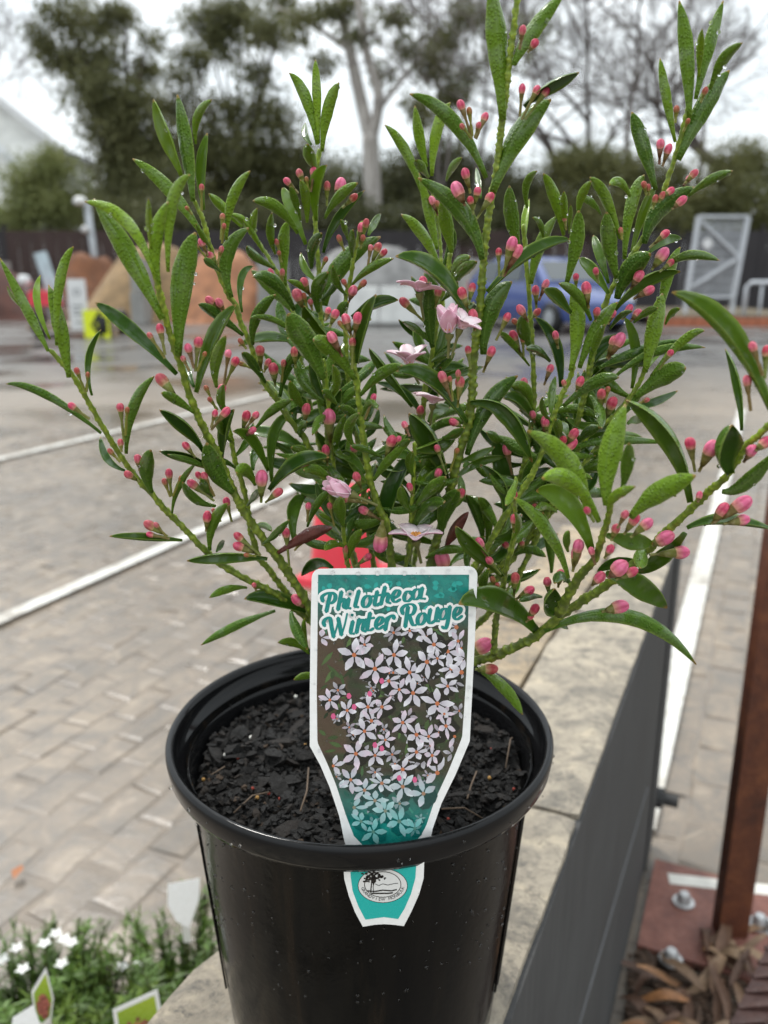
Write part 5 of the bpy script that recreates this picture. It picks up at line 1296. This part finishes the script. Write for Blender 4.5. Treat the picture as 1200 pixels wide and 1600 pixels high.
loft([cab(-1.86, .74, .97), cab(-1.5, .64, 1.36), cab(-1.0, .62, 1.47), cab(-.2, .62, 1.49), cab(.35, .62, 1.43), cab(.95, .74, .97)], 'cabin', M_BLUE, car)
def pane(name, pts): 
    b = MB(); b.poly(pts); return b.build(name, M_CGL, car)
pane('rear_window', [(-1.835, -.58, 1.0), (-1.835, .58, 1.0), (-1.545, .52, 1.33), (-1.545, -.52, 1.33)])
pane('windscreen', [(.93, .62, 1.0), (.93, -.62, 1.0), (.43, -.52, 1.38), (.43, .52, 1.38)])
for s in (-1, 1):
    for x0, x1, x2, x3 in ((-1.55, -.75, -.75, -1.35), (-.65, .15, .1, -.62), (.22, .78, .32, .18)):
        pane('side_window', [(x0, s * .80, .98), (x1, s * .80, .98), (x2, s * .665, 1.38), (x3, s * .665, 1.38)])
for x in (-1.22, 1.28):
    for s in (-1, 1):
        b = MB(); Mx = Matrix.Rotation(math.pi / 2, 3, 'X'); b.lathe([(.17, -.1), (.27, -.1), (.30, -.05), (.30, .05), (.27, .1), (.17, .1)], n=24, M=Mx, c=(x, s * .79, .30)); w_ = b.build('wheel', M_BLK, car, smooth=True)
        b = MB(); b.lathe([(0, -.09), (.17, -.085), (.19, -.06), (.19, .06), (.17, .085), (0, .09)], n=20, M=Mx, c=(x, s * .79, .30)); b.build('rim', M_POLE, w_)
for s in (-1, 1):
    b = MB(); b.box((-1.935, s * .62, .84), (.10, .22, .24)); b.build('tail_light', plain('tail_red', (.5, .02, .03), .25), car)
    b = MB(); b.box((1.83, s * .58, .66), (.14, .26, .13)); b.build('headlight', plain('lens', (.7, .7, .7), .1), car)
    b = MB(); b.box((.72, s * .93, 1.0), (.12, .16, .12)); b.build('mirror', M_BLUE, car)
b = MB(); b.box((-1.97, 0, .5), (.06, 1.3, .22)); b.build('bumper', M_BLUE, car)
b = MB(); b.box((-2.005, 0, .66), (.02, .38, .11)); b.build('number_plate', M_SIGN, car)
# second pale car nose left of the blue one
# steel gate at the right
YG = 20.5
gt = empty('steel_gate', (bgx(1117, YG), YG, 0)); tag(gt, 'pale steel mesh gate with diagonal braces standing at the right', 'gate')
M_GATE = plain('gate_white', (.50, .52, .55), .45, var=.08)
gx = lambda px: bgx(px, YG) - gt.location.x; gz = lambda py: P(600, py, YG).z
A, B_g, C_, D_ = (gx(1084), 0, gz(338)), (gx(1160), 0, gz(338)), (gx(1151), 0, gz(464)), (gx(1077), 0, gz(464))
for p, q in ((A, B_g), (B_g, C_), (C_, D_), (D_, A)):
    b = MB(); b.bar(p, q, .11, .06); b.build('frame_rail', M_GATE, gt)
for p, q in (((gx(1088), -.02, gz(345)), (gx(1150), -.02, gz(400))), ((gx(1152), -.02, gz(402)), (gx(1084), -.02, gz(448)))):
    b = MB(); b.bar(p, q, .11, .05); b.build('brace', M_GATE, gt)
b = MB()
for i in range(1, 20):
    t = i / 20; b.bar((A[0] + (B_g[0] - A[0]) * t, .03, A[2]), (D_[0] + (C_[0] - D_[0]) * t, .03, D_[2]), .014)
for i in range(1, 9):
    t = i / 9; b.bar((A[0] + (D_[0] - A[0]) * t, .03, A[2] + (D_[2] - A[2]) * t), (B_g[0] + (C_[0] - B_g[0]) * t, .03, B_g[2] + (C_[2] - B_g[2]) * t), .012)
b.build('mesh_infill', M_GATE, gt)
b = MB(); b.lathe([(0, .02), (.11, .02), (.12, 0), (0, 0)], n=20, M=Matrix.Rotation(math.pi / 2, 3, 'X'), c=(gx(1101), -.03, gz(381))); b.build('disc', M_SIGN, gt)
for p in (C_, D_): 
    b = MB(); b.bar((p[0], 0, .0), p, .09, .06); b.build('leg', M_GATE, gt)
hr = empty('hand_rail', (bgx(1190, 19.5), 19.5, 0)); tag(hr, 'low pale tubular rail right of the steel gate', 'rail')
b = MB(); x0 = bgx(1170, 19.5) - hr.location.x; z1 = P(600, 441, 19.5).z
b.tube([(x0, 0, 0), (x0, 0, z1 - .1), (x0 + .1, 0, z1), (x0 + 1.6, 0, z1)], .045, n=10); b.build('rail', M_GATE, hr, smooth=True)
for dx in (.35, .9):
    b = MB(); b.tube([(x0 + dx, 0, 0), (x0 + dx, 0, z1 - .06)], .03, n=8); b.build('upright', M_GATE, hr, smooth=True)
b = MB(); x0, x1 = bgx(1030, 19.0), bgx(1330, 19.0)
be = empty('brick_edging', ((x0 + x1) / 2, 19.0, 0)); tag(be, 'low red brick edging below the steel gate', 'edging')
M_BRK = plain('red_brick', (.34, .115, .06), .8, var=.3, scale=3)
bm_ = MB(); bm_.box((0, 0, 0), (.225, .16, .19)); bme = bm_.mesh('brick'); bme.materials.append(M_BRK)
k = 0
xx_ = x0
while xx_ < x1:
    o = bpy.data.objects.new('brick', bme); COL.objects.link(o); o.parent = be; o.location = (xx_ - be.location.x, random.uniform(-.01, .01), .095 + random.uniform(-.008, .004)); xx_ += .238
b = MB(); b.box((0, .0, .2), (x1 - x0, 5.5, .03)); o = b.build('garden_bed', plain('bed_soil', (.12, .095, .06), .9, var=.4), kind='structure'); o.location = ((x0 + x1) / 2, 22.0, 0.0)
# ================================================================== trees and shrubs behind the yard
def m_fol(name, a, b_, c):
    m = N(name); g = m.pos(); f = m.noise(g, .9, 4, .6); h = m.noise(g, 6, 3)
    m.set(m.ramp(m.mix(.45, f, h), (.3, a), (.5, b_), (.72, c)), .6, .25)
    tr = m.new('ShaderNodeBsdfTranslucent'); m.l.new(m.ramp(f, (.3, b_), (.7, c)), tr.inputs[0]); ms = m.new('ShaderNodeMixShader'); ms.inputs[0].default_value = .25
    m.l.new(m.p.outputs[0], ms.inputs[1]); m.l.new(tr.outputs[0], ms.inputs[2]); m.l.new(ms.outputs[0], m.out.inputs['Surface']); return m.mat
F_DARK = m_fol('gum_foliage', (.066, .072, .028), (.118, .122, .05), (.195, .19, .085))
F_OLIVE = m_fol('olive_foliage', (.075, .082, .03), (.135, .14, .052), (.21, .20, .08))
F_BRIGHT = m_fol('bush_foliage', (.11, .135, .045), (.20, .225, .08), (.31, .32, .125))
F_BLACK = m_fol('hedge_foliage', (.046, .05, .023), (.082, .087, .038), (.135, .135, .06))
def m_bark(name, a, b_, c):
    m = N(name); f = m.noise(m.tc('Object', (6, 6, .8)), 1.5, 6, .6); m.set(m.ramp(f, (.3, a), (.5, b_), (.72, c)), .8, .3); return m.mat
BK_GUM = m_bark('gum_bark', (.17, .145, .125), (.40, .37, .34), (.52, .49, .46)); BK_DARK = m_bark('dark_bark', (.04, .032, .028), (.075, .06, .052), (.12, .10, .09)); BK_TWIG = m_bark('twig_bark', (.10, .085, .08), (.16, .14, .13), (.24, .21, .20))
def leaf_cloud(clumps, size, seed, droop=.5, asp=.34):
    rg = np.random.default_rng(seed); V, F = [], []; base = 0
    for (c, rx, ry, rz, n) in clumps:
        u = rg.normal(size=(n, 3)); u /= np.linalg.norm(u, axis=1, keepdims=True); r = rg.random(n)[:, None] ** .5
        sub = rg.normal(size=(max(5, n // 60), 3)) * .45                       # uneven sub-clumps
        pick = rg.integers(0, len(sub), n)
        p = (u * r * .62 + sub[pick] * .75) * np.array([rx, ry, rz]) + np.array(c)
        d = rg.normal(size=(n, 3)); d[:, 2] -= droop * 2; d /= np.linalg.norm(d, axis=1, keepdims=True)
        e = np.cross(d, rg.normal(size=(n, 3))); e /= np.linalg.norm(e, axis=1, keepdims=True) + 1e-9
        L = (size * rg.uniform(.6, 1.4, n))[:, None]; w = L * asp
        V.append(np.stack([p, p + d * L * .45 + e * w * .5, p + d * L, p + d * L * .45 - e * w * .5], 1).reshape(-1, 3))
        F.append(np.arange(base, base + 4 * n).reshape(-1, 4)); base += 4 * n
    V = np.concatenate(V); F = np.concatenate(F); me = bpy.data.meshes.new('crown')
    me.vertices.add(len(V)); me.vertices.foreach_set('co', V.ravel()); me.loops.add(F.size); me.loops.foreach_set('vertex_index', F.ravel())
    me.polygons.add(len(F)); me.polygons.foreach_set('loop_start', np.arange(0, F.size, 4)); me.update(calc_edges=True); return me
def tree(name, Y, base_px, label, cat, clumps, size, mat, bark, seed, limbs=(), trunk_r=.18, dens=1.0, droop=.5, group=None, depth=1.0):
    """clumps: (x, y, rx, ry, n) crown masses, each set at its own distance round Y"""
    rr = random.Random(seed); bx = P(base_px, 430, Y).x; e = empty(name, (bx, Y, 0)); tag(e, label, cat, group)
    org = Vector((bx, Y, 0)); cl = []; b = MB(); cs = []
    for (x, y, rx, ry, n) in clumps:
        Yc = Y + rr.uniform(-1.2, 1.2) * depth; k = K(x, y, Yc); c = P(x, y, Yc) - org; cs.append(c)
        cl.append((tuple(c), rx * k, max(rx, ry) * k * .9, ry * k, int(n * dens * (1.25 if y < 195 else 1.45))))
    if limbs:
        for pts, r0, r1 in limbs:
            q = [P(x, y, Y + dy) - org for x, y, dy in pts]; q2 = spline([tuple(v) for v in q], 4); n = len(q2)
            b.tube(q2, [r0 + (r1 - r0) * i / (n - 1) for i in range(n)], n=9)
    else:
        top = max(cs, key=lambda c: c.z); mid = Vector((top.x * .5, top.y * .5, top.z * .55))
        b.tube([Vector((0, 0, 0)), Vector((mid.x * .3, mid.y * .3, mid.z * .5)), mid, top], [trunk_r, trunk_r * .85, trunk_r * .6, trunk_r * .15], n=9)
        for c in cs:
            if c is top: continue
            s = mid * rr.uniform(.6, 1.0); m_ = (s + c) / 2 + Vector((0, 0, .2)); b.tube([s, m_, c], [trunk_r * .4, trunk_r * .25, trunk_r * .07], n=6)
    b.build('trunk', bark, e, smooth=True)
    size *= 1.25
    if cl: link('crown', leaf_cloud(cl, size, seed, droop), mat, e)
    return e
tree('gum_tree', 34, 205, 'tall gum tree with drooping open crown at upper left', 'tree', [(100, 20, 50, 40, 900), (150, 30, 60, 40, 1100), (195, 20, 40, 25, 500), (60, 60, 30, 30, 350), (230, 60, 30, 30, 300), (100, 85, 48, 35, 1100), (160, 95, 60, 45, 1500), (225, 105, 30, 25, 500), (142, 140, 48, 40, 1300), (200, 165, 55, 45, 1900), (178, 215, 48, 45, 2200), (225, 225, 60, 50, 2800), (195, 275, 65, 55, 3200), (250, 300, 70, 55, 3200), (165, 330, 70, 45, 2500)], .17, F_DARK, BK_DARK, 1, trunk_r=.25, droop=.8)
tree('gum_tree', 37, 345, 'dark gum tree with hanging foliage left of the pale trunk', 'tree', [(320, 40, 45, 38, 1500), (370, 25, 50, 35, 1600), (300, 85, 30, 25, 500), (420, 50, 45, 35, 900), (345, 75, 40, 28, 600), (440, 15, 40, 25, 600), (290, 120, 45, 30, 520), (400, 115, 50, 30, 600), (250, 165, 40, 30, 500), (300, 160, 50, 35, 800), (365, 175, 55, 35, 1000), (430, 185, 50, 40, 1100), (310, 225, 60, 45, 2600), (385, 245, 65, 45, 3000), (455, 255, 55, 45, 2400), (340, 300, 80, 50, 3600), (430, 315, 80, 50, 3600), (500, 300, 50, 55, 2000)], .18, F_DARK, BK_DARK, 2, trunk_r=.24, droop=.7)
tree('gum_tree', 31, 590, 'pale barked gum tree with a forked trunk in the middle', 'tree', [(470, 30, 40, 30, 420), (505, 15, 35, 25, 380), (640, 70, 45, 40, 420), (675, 110, 40, 35, 480), (700, 65, 40, 35, 380), (615, 25, 40, 30, 320), (650, 170, 35, 30, 350), (715, 145, 35, 30, 420), (560, 55, 35, 30, 260), (780, 70, 50, 40, 500), (835, 40, 45, 35, 420), (540, 10, 40, 25, 250), (600, 110, 30, 30, 200), (500, 90, 35, 30, 250), (735, 25, 45, 30, 420)], .17, F_DARK, BK_GUM, 3,
     limbs=[([(588, 540, 0), (586, 400, 0), (582, 300, 0), (578, 210, 0)], .36, .28), ([(580, 225, 0), (560, 140, .3), (545, 70, .5), (523, -30, .8), (515, -90, 1)], .24, .12), ([(580, 220, 0), (592, 150, -.2), (572, 80, -.5), (560, 0, -.6), (552, -80, -.8)], .2, .09), ([(586, 180, 0), (640, 110, .4), (700, 60, .8), (760, -20, 1)], .10, .03), ([(548, 80, .5), (490, 40, .8), (430, 10, 1.2)], .10, .03)], droop=.8)
tree('gum_tree', 40, 700, 'dark gum tree behind the middle of the yard', 'tree', [(640, 280, 60, 45, 2600), (700, 260, 55, 45, 2200), (760, 280, 60, 45, 2400), (690, 310, 80, 40, 2600), (600, 300, 50, 45, 1800), (545, 300, 45, 50, 1800), (800, 310, 50, 40, 1700), (680, 180, 40, 35, 420), (730, 120, 45, 35, 420)], .18, F_BLACK, BK_DARK, 4, trunk_r=.25)
tree('shrub', 30, 75, 'light green bush in front of the pale house', 'shrub', [(40, 290, 42, 40, 2200), (85, 265, 40, 38, 2200), (70, 330, 62, 45, 3200), (115, 325, 35, 45, 1700), (20, 345, 45, 35, 1800)], .12, F_BRIGHT, BK_DARK, 5, trunk_r=.10, droop=.1)
tree('shrub', 29, 175, 'olive bush behind the grey lamp post', 'shrub', [(165, 345, 45, 40, 2200), (205, 350, 40, 35, 1800), (240, 355, 40, 32, 1500)], .12, F_DARK, BK_DARK, 6, trunk_r=.10, droop=.1)
tree('shrub', 29.5, 930, 'olive green bush above the dark fence, left of the steel gate', 'shrub', [(880, 270, 45, 38, 2200), (930, 260, 48, 35, 2300), (985, 270, 48, 38, 2200), (910, 315, 70, 35, 2600), (1000, 315, 60, 35, 2400), (1045, 285, 40, 38, 1700)], .12, F_OLIVE, BK_DARK, 7, trunk_r=.12, droop=.1)
tree('shrub', 29, 1165, 'olive green bush above the fence at the right edge', 'shrub', [(1130, 270, 40, 38, 1900), (1175, 255, 42, 38, 2000), (1155, 310, 60, 35, 2300), (1215, 290, 40, 45, 1900), (1090, 315, 40, 30, 1300)], .12, F_OLIVE, BK_DARK, 8, trunk_r=.12, droop=.1)
tree('shrub', 31, 800, 'dark olive bush behind the blue car', 'shrub', [(770, 320, 55, 30, 2000), (830, 300, 50, 40, 2000), (850, 330, 50, 28, 1500), (720, 335, 50, 25, 1400)], .12, F_BLACK, BK_DARK, 9, trunk_r=.12, droop=.1)
tree('conifer', 52, 35, 'small dark pointed tree beside the house roof', 'tree', [(66, 205, 9, 12, 300), (66, 225, 13, 14, 500), (66, 245, 16, 14, 600)], .2, F_DARK, BK_DARK, 10, trunk_r=.1, droop=.2)

def bare_tree(name, Y, px, label, seed, r0, length, lev=9, lean=0.0, mat=BK_TWIG, h0=2.0, spread=.55):
    rr = random.Random(seed); bx = P(px, 430, Y).x; e = empty(name, (bx, Y, 0)); tag(e, label, 'tree'); b = MB(); tw = MB()
    def grow(p, d, r, L, l):
        n = 3; pts = [p]; q = p.copy(); dd = d.copy()
        for i in range(n):
            dd = (dd + Vector((rr.gauss(0, .13), rr.gauss(0, .13), rr.gauss(.03, .08)))).normalized(); q = q + dd * L / n; pts.append(q.copy())
        (b if l > 3 else tw).tube(pts, [r, r * .86, r * .74, r * .62], n=6 if l > 3 else 3, cap=False)
        if l == 0: return
        for i in range(3 if l <= 5 and rr.random() < .62 else 2):
            ax = Vector((rr.gauss(0, 1), rr.gauss(0, 1), rr.gauss(0, .6))).normalized(); nd = (dd + ax * spread * rr.uniform(.7, 1.4)).normalized()
            s = pts[-1] if i < 2 else pts[2]
            grow(s, nd, max(.011, r * rr.uniform(.52, .68)), L * rr.uniform(.66, .88), l - 1)
    grow(Vector((0, 0, 0)), Vector((lean, 0, 1)).normalized(), r0, length, lev)
    b.build('trunk', mat, e, smooth=True); tw.build('twigs', BK_TWIG, e, kind='stuff')
tree('hedge', 28.4, 520, 'dark evergreen hedge rising behind the middle of the fence', 'hedge', [(x, 345 + (i % 3) * 8, 48, 38, 1500) for i, x in enumerate(range(250, 860, 46))], .13, F_BLACK, BK_DARK, 21, trunk_r=.08, droop=.1)
tree('hedge', 28.4, 1010, 'olive hedge rising behind the fence at right', 'hedge', [(x, 335 + (i % 3) * 8, 44, 34, 1300) for i, x in enumerate(range(850, 1260, 42))], .13, F_OLIVE, BK_DARK, 22, trunk_r=.08, droop=.1)
bare_tree('bare_tree', 33, 845, 'leafless grey tree with fine twigs above the blue car', 3, .26, 3.6, mat=BK_DARK)
bare_tree('bare_tree', 36, 955, 'leafless tree with pale twigs left of the steel gate', 5, .22, 4.2)
bare_tree('bare_tree', 34, 720, 'thin leafless tree right of the pale gum trunk', 8, .18, 3.9)
bare_tree('bare_tree', 30, 1215, 'leafless tree with a dark leaning trunk at the right edge', 12, .30, 3.4, lean=-.12, mat=BK_DARK)
bare_tree('bare_tree', 42, 1075, 'distant leafless tree behind the steel gate', 14, .24, 4.4)
bare_tree('bare_tree', 46, 15, 'distant leafless tree above the house roof', 17, .22, 3.6)
bare_tree('bare_tree', 38, 650, 'slender leafless tree just right of the pale forked trunk', 23, .18, 4.3)
bare_tree('bare_tree', 31, 1010, 'spreading leafless tree at upper right', 29, .20, 3.9)
